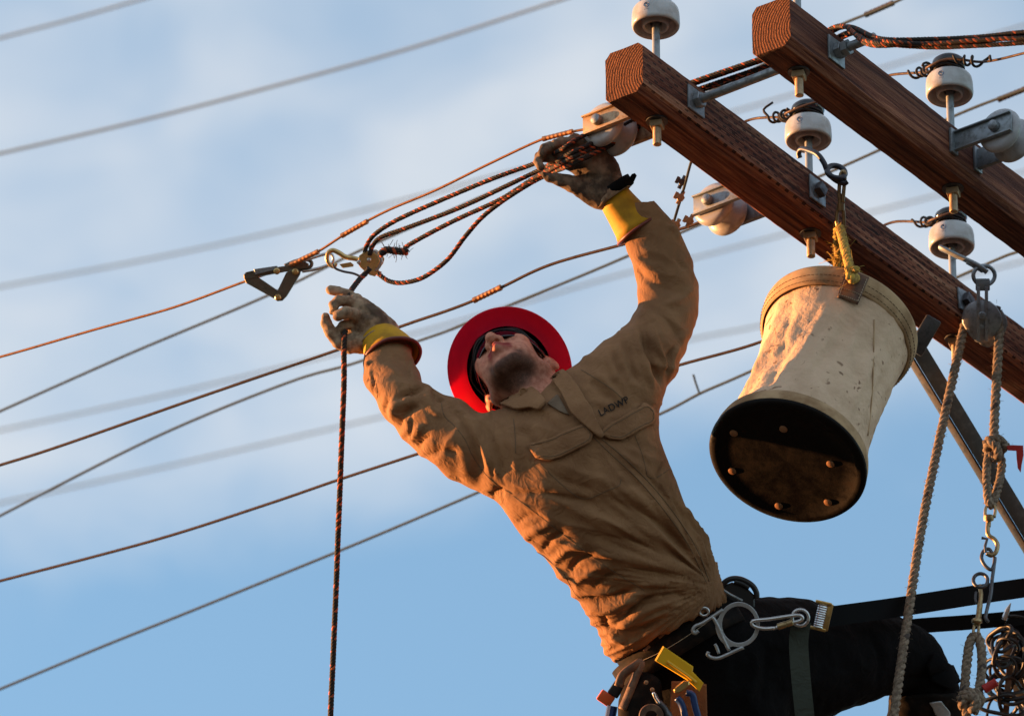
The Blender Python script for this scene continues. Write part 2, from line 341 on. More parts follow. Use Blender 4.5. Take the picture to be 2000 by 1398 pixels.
# ------------------------------------------------------------------ crossarms
TH = math.radians(53.5)
AX = np.array([math.cos(TH), math.sin(TH), 0]); NX = np.array([math.sin(TH), -math.cos(TH), 0]); ZX = np.array([0, 0, 1.0])
AW, AH, AL = 0.100, 0.124, 3.5
def arm_frame(corner): return Frame(corner - NX*AW/2 - ZX*AH/2, AX, -NX, ZX)    # local x along, y = away (-N), z up; n = -y
c1 = P(1255, 80, 0.0)
ARM = {1: arm_frame(c1), 2: arm_frame(c1 + NX*0.362 + AX*0.037)}
def arm_pt(k, s, n, z): return ARM[k].p(s, -n, z)
def arm_s(k, px, n, z):                          # how far along the arm a given place in the view lies
    lo, hi = -0.5, 4.0
    for _ in range(50):
        mid = (lo+hi)/2
        if proj(arm_pt(k, mid, n, z))[0] < px: lo = mid
        else: hi = mid
    return lo
NEAR, FAR = AW/2, -AW/2
def make_arm(k, label):
    F = ARM[k]; rnd = np.random.RandomState(k*5)
    t = thing('crossarm', label, 'crossarm', arm_pt(k, AL/2, 0, -AH/2), 'wooden crossarms')
    hw, hh = AW/2, AH/2; ch = [0.016, 0.010, 0.014, 0.012]
    def sec(x, sc=1.0):
        q = [(-hw, -hh+ch[0]), (-hw+ch[0], -hh), (hw-ch[1], -hh), (hw, -hh+ch[1]), (hw, hh-ch[2]), (hw-ch[2], hh), (-hw+ch[3], hh), (-hw, hh-ch[3])]
        # y positive = away; make the top far edge and the bottom edges more worn
        p = []
        for i in range(8):
            a, b = np.array(q[i]), np.array(q[(i+1) % 8]); nseg = 2 if i % 2 else 7
            if i % 2 == 0: nseg = 3
            for j in range(nseg): p.append(a+(b-a)*j/nseg)
        p = np.array(p)*sc; return np.c_[np.full(len(p), x), p]
    xs = np.r_[0, 0.004, np.linspace(0.02, 2.2, 130), np.linspace(2.3, AL-0.004, 20), AL]
    n = len(sec(0)); V = []
    for i, x in enumerate(xs):
        v = sec(x, 0.985 if i in (0, len(xs)-1) else 1.0)
        for q in v:
            d = mnoise.noise(Vector((x*2.2+k*9, q[1]*16, q[2]*16)))*0.0022+mnoise.noise(Vector((x*30, q[1]*60+k, q[2]*60)))*0.0007
            q[1:] *= 1+d/0.05
            if i == 0: q[0] += mnoise.noise(Vector((q[1]*90, q[2]*90, k)))*0.0015
        V.append(v)
    V = np.concatenate(V); f = []; mi = []
    for i in range(len(xs)-1):
        for j in range(n):
            f.append((i*n+j, i*n+(j+1) % n, (i+1)*n+(j+1) % n, (i+1)*n+j))
            y = abs(V[i*n+j][1]) + abs(V[i*n+(j+1) % n][1]); mi.append(0 if (k == 1 and y > AW*0.93) else 1)
    # end caps as fans with rings
    for e, base in ((0, 0), (1, (len(xs)-1)*n)):
        ring = list(range(base, base+n)); ctr = V[ring].mean(0); prev = ring
        for sc in (0.75, 0.5, 0.25):
            new = []
            for j in ring:
                q = ctr+(V[j]-ctr)*sc; q = q+np.array([mnoise.noise(Vector((q[1]*120, q[2]*120, 3)))*0.0012, 0, 0]); new.append(len(V)); V = np.r_[V, [q]]
            for j in range(n): f.append((prev[j], prev[(j+1) % n], new[(j+1) % n], new[j])); mi.append(2)
            prev = new
        f.append(tuple(prev)); mi.append(2)
    # beam keeps its own axes so the grain follows it
    me = bpy.data.meshes.new('beam'); me.from_pydata(V.tolist(), [], f)
    for q in ('wood_side', 'wood_plain', 'wood_end'): me.materials.append(M[q])
    me.polygons.foreach_set('material_index', mi); me.validate()
    bm = bmesh.new(); bm.from_mesh(me); bmesh.ops.recalc_face_normals(bm, faces=bm.faces[:]); bm.to_mesh(me); bm.free()
    me.polygons.foreach_set('use_smooth', [True]*len(me.polygons)); me.set_sharp_from_angle(angle=math.radians(30))
    o = bpy.data.objects.new('beam', me); COL.objects.link(o); o.parent = t
    mw = Matrix(((F.ex[0], F.ey[0], F.ez[0], F.o[0]), (F.ex[1], F.ey[1], F.ez[1], F.o[1]), (F.ex[2], F.ey[2], F.ez[2], F.o[2]), (0, 0, 0, 1)))
    o.matrix_parent_inverse = Matrix.Identity(4); o.matrix_local = Matrix.Translation(-Vector(ORG[t.name])) @ mw
    return t
arm1 = make_arm(1, 'incised reddish wooden crossarm the canvas bucket hangs from')
arm2 = make_arm(2, 'wooden crossarm in the upper right corner, nearer and higher of the two')

def hexp(r, rot=0.0, n=6): return [(r*math.cos(2*math.pi*i/n+rot), r*math.sin(2*math.pi*i/n+rot)) for i in range(n)]
def thread_prof(r, z0, z1, pitch=0.0028, depth=0.0009):
    z = np.arange(z0, z1, pitch/2); return [(r-(depth if i % 2 else 0), q) for i, q in enumerate(z)]+[(r*0.7, z1)]
def plate(arm_obj, k, px, z=0.0, half=0.030, nuts=1, rod=0.0, square=False, rot=0.0):
    s = arm_s(k, px, NEAR, z); F = Frame(arm_pt(k, s, NEAR, z), AX, ZX, NX)
    ca, sa = math.cos(rot), math.sin(rot); F = Frame(F.o, AX*ca+ZX*sa, ZX*ca-AX*sa, NX)
    w = MB().box(F, (0, 0, 0.003), (half, half, 0.0025), bev=0.0012).build('washer_plate', 'galvanized', arm_obj)
    z0 = 0.0055
    for i in range(nuts):
        MB().prism(hexp(0.0185, 0.3+i*0.4, 4 if square else 6), F, z0+i*0.0165, z0+0.0155+i*0.0165, bev=0.0015).build('nut', 'galvanized' if not square else 'steel_dark', arm_obj, auto=30)
    if rod:
        F2 = frame_z(F.o, NX); MB().lathe(thread_prof(0.0105, 0.002, rod), F2, 14, cap1=True).build('threaded_rod', 'galvanized', arm_obj, auto=180)
plate(arm1, 1, 1357, 0.004, rod=0.264)
plate(arm1, 1, 1594, 0.004, square=True)
plate(arm1, 1, 1882, 0.0, half=0.027, square=True, rot=0.1)
plate(arm2, 2, 1631, 0.002, nuts=2, rod=0.105)

# ------------------------------------------------------------------ utility pole just outside the picture, carries the arms
s_p = arm_s(1, 2135, NEAR, 0); pc = (arm_pt(1, s_p, 0, 0)+arm_pt(2, s_p-0.037, 0, 0))/2
m = Mat('pole_wood', (0.1, 0.06, 0.04), 0.9); g = m.noise(4, m.map((18, 18, 0.7)), 6); m.color(m.ramp(g, [(0.3, (0.05, 0.028, 0.018)), (0.7, (0.17, 0.10, 0.06))])); m.bump(g, 0.6, 0.006)
mb = MB(); zt = pc[2]+0.35
mb.lathe([(0.16, 0.0), (0.155, 3), (0.14, 6.5), (0.128, zt-0.02), (0.118, zt)], Frame((pc[0], pc[1], 0), (1, 0, 0), (0, 1, 0)), 28, cap1=True)
tag(mb.build('utility_pole', 'pole_wood'), 'brown wooden utility pole just outside the right edge', 'pole')

# ------------------------------------------------------------------ pin insulators
def insulator(k, px, label, tie=True, rise=0.114, head=True, bolt=True):
    # base of pin at the middle of the arm's top
    s = arm_s(k, px, 0, AH/2); b = arm_pt(k, s, 0, AH/2); F = Frame(b, (1, 0, 0), (0, 1, 0))
    t = thing('pin_insulator', label, 'insulator', arm_pt(k, s, 0, -AH/2), 'pin insulators')
    z = rise
    prof = [(0.009, .030), (.021, .029), (.0235, .006), (.026, .0005), (.0285, .001), (.0305, .005), (.0315, .026), (.041, .025), (.0445, .006), (.047, .0008), (.050, .0005), (.0525, .004), (.0532, .010), (.0524, .034), (.0508, .044), (.047, .050), (.040, .053), (.033, .0545)]
    MB().lathe([(r, q+z) for r, q in prof], F, 40).build('porcelain_skirt', 'porcelain', t, auto=180)
    hd = [(.037, .0535), (.033, .057), (.029, .062), (.029, .070), (.035, .075), (.038, .082), (.0365, .090), (.029, .097), (.018, .099), (0.0005, .0995)]
    MB().lathe([(r, q+z) for r, q in hd], F, 28).build('glazed_head', 'black_glaze', t, auto=180)
    # small blue maker's mark on the skirt, towards the left of the camera side
    for a0, zz, rr in ((-math.pi/2-0.42, 0.030, 0.0065),):
        ring = [(a0+rr/.0535*math.cos(q), zz+rr*math.sin(q)) for q in np.linspace(0, 2*math.pi, 17)[:-1]]
        pt = lambda a, h: F.p(.0529*math.cos(a), .0529*math.sin(a), h+z)
        mk = MB().tube([pt(a, h) for a, h in ring], 0.0007, 4, closed=True)
        mk.tube([pt(a0-0.05, zz+0.003), pt(a0+0.03, zz+0.003), pt(a0, zz), pt(a0+0.03, zz-0.003), pt(a0-0.04, zz-0.003)], 0.0008, 4)
        for i in range(4): mk.tube([pt(a0-0.09+i*0.06, zz-0.011), pt(a0-0.06+i*0.06, zz-0.011)], 0.0007, 4)
        mk.build('printed_mark', 'ink_blue', t)
    MB().lathe([(.0085, 0.0), (.0085, z+.03)], F, 16, cap0=True, cap1=True).lathe([(.014, z+.012), (.014, z+.02), (.0085, z+.024)], F, 14).build('pin', 'galvanized', t)
    if bolt:
        G = Frame(arm_pt(k, s, 0, -AH/2), (1, 0, 0), (0, -1, 0))
        MB().prism(hexp(0.024, 0.6, 20), G, 0.0, 0.004).build('washer', 'steel_dark', t)
        MB().prism(hexp(0.019, 1.05, 4), G, 0.004, 0.020, bev=0.002).build('nut', 'bolt_rust', t)
        MB().lathe(thread_prof(0.0095, 0.0, 0.062), G, 14, cap1=True).build('threaded_end', 'bolt_rust', t, auto=180)
    return b+ZX*(rise+0.066), t
topA, _ = insulator(1, 1282, 'white insulator with blue head on the tip of the crossarm above the glove')
topB, _ = insulator(1, 1581, 'white insulator standing on the bucket crossarm beside the taped hook')
topD, _ = insulator(1, 1862, 'white insulator above the grey pulley, rightmost on the bucket crossarm')
topC, _ = insulator(2, 1858, 'white insulator with black tied head on top of the upper crossarm')
topE, _ = insulator(2, 1558, 'insulator on the tip of the upper crossarm, only its pin in view')
# ------------------------------------------------------------------ wires, splice sleeves and tie wires
def wire(name, pts, r, mat, label, group=None, sleeves=(), cat='wire', sides=8, n=8):
    q = catmull(pts, n); ob = None
    q = np.vstack([q[0]+nrm(q[0]-q[1])*8, q])                       # lines go on well past the picture's edge
    if name == 'background_line': q = np.vstack([q, q[-1]+nrm(q[-1]-q[-2])*8])
    if not sleeves:
        ob = MB().tube(q, r, sides).build(name, mat, auto=180); return tag(ob, label, cat, group), q
    t = thing(name, label, cat, q[len(q)//2], group); MB().tube(q, r, sides).build('conductor', mat, t, auto=180)
    for a, b, mt in sleeves:
        a = np.asarray(a); b = np.asarray(b); d = nrm(b-a); F = frame_z(a, d); L = np.linalg.norm(b-a)
        pr = [(r*1.0, 0), (r*2.0, 0.0006), (r*2.0, 0.008)]
        k = 6
        for i in range(k):
            x0 = 0.008+(L-0.016)*i/k; x1 = 0.008+(L-0.016)*(i+1)/k; pr += [(r*1.95, x0+0.001), (r*1.8, x0+0.003), (r*1.8, x1-0.003), (r*1.95, x1-0.001)]
        pr += [(r*2.0, L-0.008), (r*2.0, L-0.0006), (r, L)]
        MB().lathe(pr, F, 10).build('splice_sleeve', mt, t, auto=60)
    return t, q
def wdd(px, px0, dd0): return dd0 + (px0-px)*U/0.806*0.595*0.866*0.98      # depth of a line running square off the arms
def WP(px, py, px0, dd0): return P(px, py, wdd(px, px0, dd0))
dF, dG, dJ = 0.215, 0.49, 0.80           # distances of the three spools behind arm one
wl = lambda pts, x0, d0: [WP(x, y, x0, d0) for x, y in pts]
# the conductor under tension at the first spool
w1 = [(-140, 732), (0, 697), (180, 645), (340, 600), (472, 552), (560, 521), (620, 492), (690, 447), (760, 410), (850, 372), (960, 318), (1060, 272), (1120, 257), (1160, 252), (1185, 262)]
S = lambda pts, x0, d0: (WP(*pts[0], x0, d0), WP(*pts[1], x0, d0), 'copper')
wire('power_line', wl(w1, 1190, dF), 0.0030, 'copper', 'copper wire held by the wire grip, ending at the spool beside the upper glove', 'dead-ended copper lines',
     [S([(1060, 272), (1119, 257)], 1190, dF), S([(667, 461), (718, 432)], 1190, dF), S([(568, 517), (622, 491)], 1190, dF)])
w3 = [(-140, 950), (0, 908), (120, 870), (400, 772), (660, 683), (790, 635), (870, 608), (925, 587), (980, 561), (1075, 517), (1215, 478), (1330, 447), (1372, 432), (1400, 420)]
wire('power_line', wl(w3, 1420, dG), 0.0036, 'wire_dark', 'dark copper wire passing just above the red hard hat to the second spool', 'dead-ended copper lines',
     [S([(925, 587), (979, 561)], 1420, dG)])
w5 = [(-140, 1170), (0, 1134), (300, 1055), (520, 985), (660, 937), (810, 888), (1000, 826), (1190, 755), (1330, 712), (1470, 673), (1600, 622), (1690, 575)]
wire('power_line', wl(w5, 1690, dJ), 0.0036, 'wire_dark', 'dark wire passing behind the elbow and the canvas bucket', 'dead-ended copper lines')
# slack lines some metres behind, a little out of focus
def far(pts, dd, slope=0.0): return [P(x, y, dd+slope*(1000-x)/1000) for x, y in pts]
wire('background_line', far([(-150, 870), (0, 803), (250, 692), (523, 577), (708, 487), (900, 402), (1170, 282), (1400, 172), (1625, 57), (1765, -3), (2150, -190)], 3.6, 0.9), 0.0038, 'wire_grey', 'grey wire running behind the wire grip and the tackle ropes', 'slack grey lines behind',
     [(P(1690, 30, 3), P(1745, 6, 2.95), 'wire_dark')])
wire('background_line', far([(-150, 1085), (0, 1007), (300, 855), (560, 748), (690, 710), (820, 665), (890, 640), (1005, 592), (1180, 520), (1345, 448), (1500, 385), (1640, 328), (1880, 220), (2000, 175), (2150, 115)], 3.6, 0.9), 0.0038, 'wire_grey', 'grey wire crossing behind the red hard hat and the second spool', 'slack grey lines behind',
     [(P(1950, 195, 2.8), P(2003, 174, 2.75), 'wire_dark')])
wire('background_line', far([(-150, 1405), (0, 1345), (200, 1262), (400, 1182), (700, 1060), (925, 965), (1100, 890), (1290, 808), (1370, 767), (1455, 730), (1700, 618), (1940, 510), (2000, 487), (2150, 425)], 3.6, 0.9), 0.0038, 'wire_grey', 'lowest grey wire, passing behind his flank', 'slack grey lines behind')
MB().tube([P(1354, 731, 3.2), P(1358, 745, 3.2), P(1366, 768, 3.2)], 0.003, 6).build('hanging_wire_end', 'wire_grey')
tag(bpy.data.objects['hanging_wire_end'], 'short stub of wire on the lowest grey line left of the bucket', 'wire')
# strongly blurred wires far beyond
for pts, dd, r, lb in (
    ([(-150, 118), (0, 75), (140, 38), (290, -5), (420, -44)], 15, 0.0090, 'blurred pale wire crossing the top left corner'),
    ([(-150, 335), (0, 300), (250, 242), (500, 178), (800, 95), (1090, 2), (1300, -68)], 12, 0.0090, 'blurred pinkish wire, the long one across the upper sky'),
    ([(-150, 590), (0, 560), (280, 508), (550, 450), (800, 388), (1020, 330), (1250, 268), (1480, 205), (1700, 140)], 26, 0.0105, 'blurred grey wire passing behind the upper glove'),
    ([(-150, 872), (0, 840), (350, 765), (650, 692), (880, 632), (1210, 537), (1350, 505), (1560, 450), (1820, 384), (2150, 295)], 26, 0.0098, 'blurred pale wire crossing behind the lower gloved hand'),
    ([(-150, 1015), (0, 982), (350, 905), (740, 815), (1050, 740), (1340, 665), (1480, 637), (1750, 572), (2000, 510), (2150, 470)], 26, 0.0098, 'lowest blurred pale wire, behind the bent elbow')):
    q = catmull([P(x, y, dd) for x, y in pts], 6); q = np.vstack([q[0]+nrm(q[0]-q[1])*15, q, q[-1]+nrm(q[-1]-q[-2])*15])
    o = MB().tube(q, r*0.66, 8).build('distant_line', 'wire_pale', auto=180); tag(o, lb, 'wire', 'blurred wires beyond')

# lines tied to the pin insulators: they run along N, square to the arms
def tied(top, px_l, py_l, px_r, py_r, label, seed, both=False):
    rnd = np.random.RandomState(seed); dt = proj(top)[2]
    side = top - RX*0.002 - NX*0 + np.array([0, 0, 0.004]); a = P(px_l, py_l, dt+0.17); pts = [a-NX*0.06, a, a+(side-a)*0.6, side-NX*0.03+AX*(-0.036)]
    if px_r: b = P(px_r, py_r, dt-0.17); pts += [side+NX*0.03+AX*(-0.036), side+(b-side)*0.45, b, b+(b-side)*0.4]
    else: pts += [side+NX*0.05+AX*(-0.034), side+NX*0.16]
    t = thing('tied_line', label, 'wire', side, 'lines tied to the insulators')
    q = catmull(pts, 14); MB().tube(q, 0.0031, 8).build('conductor', 'wire_dark', t, auto=180)
    mb = MB(); q2 = resample(q, 0.002); L = len(q2); T, A, B = ptf(q2); ctr = np.argmin(np.linalg.norm(q2-side, axis=1))
    for lo, hi, tail in ((ctr-85, ctr-18, 1), (ctr+18, ctr+70, 0)):
        lo = max(0, lo); hi = min(L-1, hi)
        if hi-lo < 10 or (lo > ctr and not (px_r and both)): continue
        ph = 0; hel = []; pit = 0.0
        for i in range(lo, hi):
            ph += (2*math.pi/10.5)*(0.65+0.5*math.sin(i*0.13+seed)); rr = 0.0072+0.0045*abs(math.sin(i*0.11+seed*2))
            hel.append(q2[i]+rr*(math.cos(ph)*A[i]+math.sin(ph)*B[i]))
        if tail and seed == 5: hel = [hel[0]+np.array([-0.005, 0, 0.03])+NX*0.02, hel[0]+np.array([-0.01, 0, 0.018])]+hel
        mb.tube(catmull(hel, 3), 0.0031, 6)
    if True:
        for dz, rr in ((0.0, 0.033), (0.007, 0.034)):
            an = np.linspace(0, 2*math.pi, 30, endpoint=False); mb.tube([top+np.array([rr*math.cos(x), rr*math.sin(x), dz-0.001+0.003*math.sin(x*2)]) for x in an], 0.0024, 6, closed=True)
    mb.build('tie_wire', 'rope_black', t, auto=180)
tied(topC, 1740, 147, 2010, 102, 'dark line lashed with tie wire to the black insulator head', 3, True)
tied(topB, 1474, 232, 0, 0, 'dark line with a curled tie wire end between the two crossarms', 5)
tied(topD, 1750, 433, 0, 0, 'dark line lashed behind the rightmost insulator of the bucket crossarm', 9)

# ------------------------------------------------------------------ spool clevises
def clevis(k, px, label, near=False, z=0.0, dim='porcelain_grey', strap='galvanized'):
    n0 = NEAR if near else FAR; outw = NX if near else -NX
    s = arm_s(k, px, n0, z); o = arm_pt(k, s+0.043, n0, z)
    ez = ZX if near else ZX; F = Frame(o, outw, AX, ZX)                 # x out from the arm, y along the arm, z up
    t = thing('spool_clevis', label, 'insulator', o, 'spool clevises')
    LEN, H2, T2 = 0.150, 0.025, 0.0022
    for sy in (-1, 1):
        y = sy*0.044; st = MB()
        st.box(F, (LEN/2+0.004, y, 0), (LEN/2, T2, H2), bev=0.001)
        for sz in (-1, 1): st.box(F, (LEN/2+0.004, y+sy*0.0055, sz*(H2-0.0018)), (LEN/2, 0.0035, 0.0018), bev=0.0008)
        st.box(F, (0.004, y+sy*0.004, 0), (0.0035, 0.013, H2+0.006), bev=0.001)
        st.build('strap', strap, t, auto=30)
    prof = [(.012, -.0385), (.040, -.0385), (.047, -.0365), (.0515, -.031), (.0525, -.024), (.050, -.018), (.043, -.013), (.034, -.008), (.031, 0)]
    prof = prof+[(r, -y) for r, y in prof[-2::-1]]
    FS = Frame(F.p(0.112, 0, 0), F.ex, F.ez, F.ey)
    MB().lathe(prof, FS, 36).build('spool', dim, t, auto=180)
    bo = MB().cyl(FS, 0.0075, -0.058, 0.058, 12); bo.lathe([(0.0005, -0.0625), (.007, -0.062), (.0115, -0.059), (.0128, -0.0535), (.0128, -0.0475), (.004, -0.047)], FS, 18)
    bo.build('bolt', 'galvanized', t, auto=40); return F, FS
clevis(1, 1251, 'white spool in a rusty strap bracket at the crossarm tip, touching the upper glove', dim='porcelain', strap='bolt_rust')
clevis(1, 1466, 'grey spool bracket under the bucket crossarm, right of his raised forearm')
clevis(1, 1738, 'grey spool bracket half hidden behind the bucket rim', z=0.02)
clevis(2, 1862, 'grey spool bracket on the upper crossarm at the right edge', near=True)

# jumper with split bolts beside the second spool
t = thing('jumper_wire', 'thin jumper wire with clamp bolts dropping from the bucket crossarm to the dark wire', 'wire', P(1316, 440, 0.42))
MB().tube(catmull([P(1362, 290, 0.36), P(1350, 316, 0.37), P(1338, 360, 0.39), P(1326, 400, 0.41), P(1314, 440, 0.42)], 6), 0.0032, 8).build('conductor', 'wire_grey', t, auto=180)
for x, y, mt, r in ((1332, 356, 'steel_dark', .008), (1329, 386, 'bolt_rust', .009), (1321, 440, 'bolt_rust', .009), (1347, 432, 'bolt_rust', .009)):
    F = Frame(P(x, y, 0.40), RX*0.5+UX*1.0, RX-0.3*UX)
    MB().prism(hexp(r*1.1, 0.2), F, -0.009, 0.009, bev=0.001).box(F, (0, -0.011, 0), (0.008, 0.004, 0.008), bev=0.0012).cyl(Frame(F.o, F.ey, F.ez), 0.0045, -0.016, 0.016, 8).build('split_bolt', mt, t, auto=30)

# ------------------------------------------------------------------ ropes: helical strands
def strands(mb, pts, R_, pitch, mats, nst=3, step=None, sides=6, jit=0.0, seed=0, fleck=0, brk=False):
    q = resample(pts, step or pitch/7); T, A, B = ptf(q); s = np.arange(len(q))*(step or pitch/7); rnd = np.random.RandomState(seed)
    for k in range(nst):
        a = 2*math.pi*(s/pitch+k/nst); c = q+0.50*R_*(np.cos(a)[:, None]*A+np.sin(a)[:, None]*B)
        rr = R_*0.56*(1+jit*rnd.randn(len(q))); nb = mb.n
        f0 = len(mb.m); mb.tube(c, rr, sides, mats[k % len(mats)])
        if brk and mats[k % len(mats)] == 1:
            per = max(2, int(round(pitch/(step or pitch/7)/1.0)))
            for i in range(f0, len(mb.m)):
                if ((i-f0)//sides+k*4+seed*3) % per >= per*(0.40+0.22*math.sin(((i-f0)//sides//per)*2.3+seed)): mb.m[i] = 0
        if fleck and k == 0:
            for i in range(f0, len(mb.m)):
                seg = (i-f0)//sides
                if (seg//2) % 9 < 1 and rnd.rand() < 0.7: mb.m[i] = fleck
    return mb
ORB = ['rope_black', 'rope_orange']
# the tackle: strands run from the left block through the upper hand, over both arms
ed = lambda k, s, n, z: arm_pt(k, s, n, z)
sO = arm_s(1, 1378, NEAR, AH/2)
def over(off, lift=0.0):
    return [ed(1, sO+off, FAR-0.006, AH/2-0.01+lift), ed(1, sO+off, 0, AH/2+0.008+lift), ed(1, sO+off, NEAR, AH/2+0.008+lift), ed(2, sO+off-0.02, FAR, AH/2+0.01+lift), ed(2, sO+off-0.03, NEAR+0.01, AH/2+0.010+lift)]
hd = 0.155
tk = lambda pts, b=0.02: [P(x, y, wdd(x, 1190, dF)-b) for x, y in pts]
runs = [tk([(712, 500), (716, 480), (733, 457), (775, 430), (850, 396), (960, 350), (1050, 317)])+[P(1100, 290, hd), P(1146, 262, hd+.02)],
        tk([(722, 498), (728, 480), (745, 463), (800, 443), (900, 405), (1000, 358), (1060, 329)])+[P(1110, 302, hd-.005), P(1168, 274, hd+.02)],
        tk([(790, 484), (806, 474), (850, 450), (900, 425), (980, 388), (1045, 347)])+[P(1110, 312, hd-.005), P(1168, 284, hd+.02)],
        tk([(738, 534), (760, 549), (790, 552), (830, 540), (875, 506), (910, 460), (950, 417), (1010, 374), (1065, 343)])+[P(1115, 322, hd), P(1192, 284, hd+.03)]]
lbl = ['topmost tackle rope between the brass block and the upper glove', 'second tackle rope from the top, close under the first', 'frayed tackle rope leaving the tied knot at the brass block', 'lowest tackle rope sagging in a loop below the brass block']
ends = [[(1700, 88), (1800, 84), (1900, 82), (2020, 70)], [(1720, 76), (1820, 77), (1920, 72), (2020, 62)], [(1700, 82), (1800, 92), (1880, 91), (2020, 82)], [(1720, 80), (1810, 86), (1920, 78), (2020, 74)]]
for i, r in enumerate(runs):
    off = (i-1.5)*0.016
    tail = [P(x, y, -0.25-(x-1640)/1000*0.55-i*0.006) for x, y in ends[i]+[(2200, 55+i*3), (2600, 30+i*4)]]
    path = catmull(r+over(off, 0.006*(i % 2))+tail, 10)
    mb = strands(MB(), path, 0.0053, 0.030, [0, 1, 0, 1], 4, seed=i, sides=6, step=0.003, brk=True)
    o = mb.build('tackle_rope', ORB, auto=180); tag(o, lbl[i], 'rope', 'black and orange tackle ropes')
tailp = [P(722, 524, .28), P(712, 536, .28), P(702, 546, .265), P(684, 572, .225), P(678, 605, .205), P(676, 635, .195), P(672, 670, .168), P(672, 740, .165), P(669, 820, .165), P(666, 900, .165), P(662, 1000, .16), P(659, 1080, .16), P(653, 1230, .15), P(646, 1390, .14), P(640, 1600, .1), P(625, 2000, -.05), P(600, 2700, -.35)]
o = strands(MB(), catmull(tailp, 10), 0.0064, 0.031, [0, 1, 0, 1], 4, step=0.003, brk=True).build('pull_rope', ORB, auto=180); tag(o, 'black and orange rope hanging straight down from the lower gloved hand', 'rope')
# ragged end of the knotted rope
mb = MB(); rnd = np.random.RandomState(4)
strands(mb, catmull([P(742, 497, .27), P(755, 488, .27), P(770, 490, .265), P(795, 492, .265)], 8), 0.0085, 0.02, [0, 1, 0], 3)
for i in range(90):
    a = P(750+rnd.rand()*46, 484+rnd.rand()*14, .265); d = np.array([rnd.randn(), rnd.randn(), rnd.randn()])*0.006; mb.tube([a, a+d, a+d*1.6+rnd.randn(3)*0.003], 0.0006, 4, 0)
o = mb.build('rope_knot', ORB, auto=180); tag(o, 'frayed black rope knot behind the brass block', 'knot')
# ------------------------------------------------------------------ wire grip (come-along clamp) on the first conductor
gd = wdd(540, 1190, dF)
def vpoly(pts, px0, py0): return [((x-px0)*U, -(y-py0)*U) for x, y in pts]
t = thing('wire_grip', 'dark steel triangular wire grip clamped on the copper wire', 'grip', P(540, 585, gd))
V0 = VIEW(540, 550, gd-0.01)
pp = lambda pts: vpoly(pts, 540, 550)
metal('grip_steel', (0.16, 0.14, 0.11), 0.42, (0.06, 0.05, 0.04), 0.9)
MB().prism(pp([(473, 537), (478, 531), (500, 526), (560, 518), (585, 511), (598, 509), (606, 514), (604, 521), (560, 530), (500, 541), (482, 545), (474, 543)]), V0, -0.012, 0.010, bev=0.0018).build('jaw', 'grip_steel', t)
MB().prism(pp([(494, 525), (541, 518), (545, 524), (497, 536)]), V0, -0.016, 0.017, bev=0.0015).build('jaw_cover', 'galvanized', t)
MB().prism(pp([(473, 541), (482, 536), (500, 539), (546, 570), (552, 578), (542, 588), (532, 583), (478, 553)]), V0, -0.010, 0.008, bev=0.0018).build('lever_arm', 'grip_steel', t)
MB().prism(pp([(535, 584), (539, 575), (560, 532), (570, 525), (590, 527), (588, 536), (561, 580), (552, 589), (542, 590)]), V0, -0.008, 0.014, bev=0.0018).build('lever_arm', 'grip_steel', t)
for x, y in ((541, 530), (577, 531), (543, 581)):
    F = VIEW(x, y, gd-0.01); MB().lathe([(0.0075, 0.0), (0.0075, 0.019), (0.005, 0.022), (0.0003, 0.0225)], F, 14).build('pivot_pin', 'brass', t)
rg = [P(x, y, gd-0.004) for x, y in ((556, 519), (580, 509), (598, 507), (608, 512), (607, 520), (598, 524), (580, 529))]
MB().tube(catmull(rg, 6), 0.0042, 8).build('ring_eye', 'grip_steel', t, auto=180)
MB().tube(catmull([P(x, y, gd-0.012) for x, y in ((590, 530), (610, 527), (635, 520), (650, 512), (648, 497), (636, 496), (612, 503), (594, 510), (588, 521))], 6), 0.0036, 8).build('bail_link', 'steel_bright', t, auto=180)
# brass block with hook
bd = wdd(715, 1190, dF)-0.01
t = thing('pulley_block', 'small brass tackle block hooked to the wire grip', 'pulley', P(715, 540, bd))
V1 = VIEW(715, 515, bd); pb = lambda pts: vpoly(pts, 715, 515)
for z0, z1, dx in ((0.010, 0.0135, 0), (-0.0165, -0.013, 9)):
    MB().prism(pb([(x+dx, y-dx*0.4) for x, y in ((698, 514), (701, 499), (712, 491), (726, 490), (738, 497), (743, 509), (740, 519), (733, 526), (731, 533), (738, 536), (733, 541), (722, 538), (712, 530), (703, 522))]), V1, z0, z1, bev=0.001).build('side_plate', 'brass', t)
FS = Frame(V1.p(0.012, 0.006, 0), RX, UX)
MB().lathe([(0.006, -0.012), (0.024, -0.012), (0.025, -0.009), (0.018, -0.003), (0.018, 0.002), (0.025, 0.008), (0.024, 0.0095), (0.006, 0.0095)], FS, 28).build('sheave', 'steel_bright', t)
for x, y in ((721, 508), (701, 512)): MB().lathe([(0.005, 0.0), (0.005, 0.0155), (0.003, 0.0175), (0.0003, 0.018)], VIEW(x, y, bd), 12).build('rivet', 'steel_bright', t)
MB().tube(catmull([P(x, y, bd) for x, y in ((706, 509), (692, 505), (675, 502), (662, 494), (650, 489), (641, 494), (639, 507), (645, 518), (653, 521), (657, 514))], 7), np.interp(np.linspace(0, 1, 64), [0, 0.3, 1], [0.0055, 0.0058, 0.0035]), 10).build('hook', 'brass', t, auto=180)
MB().prism(pb([(661, 516), (684, 512), (690, 517), (689, 521), (668, 524)]), V1, -0.008, 0.008, bev=0.0012).build('latch', 'brass', t)
MB().tube(catmull([P(x, y, bd-.012) for x, y in ((650, 516), (655, 524), (670, 530), (690, 534), (704, 540))], 6), 0.0028, 7).build('latch_wire', 'steel_dark', t, auto=180)

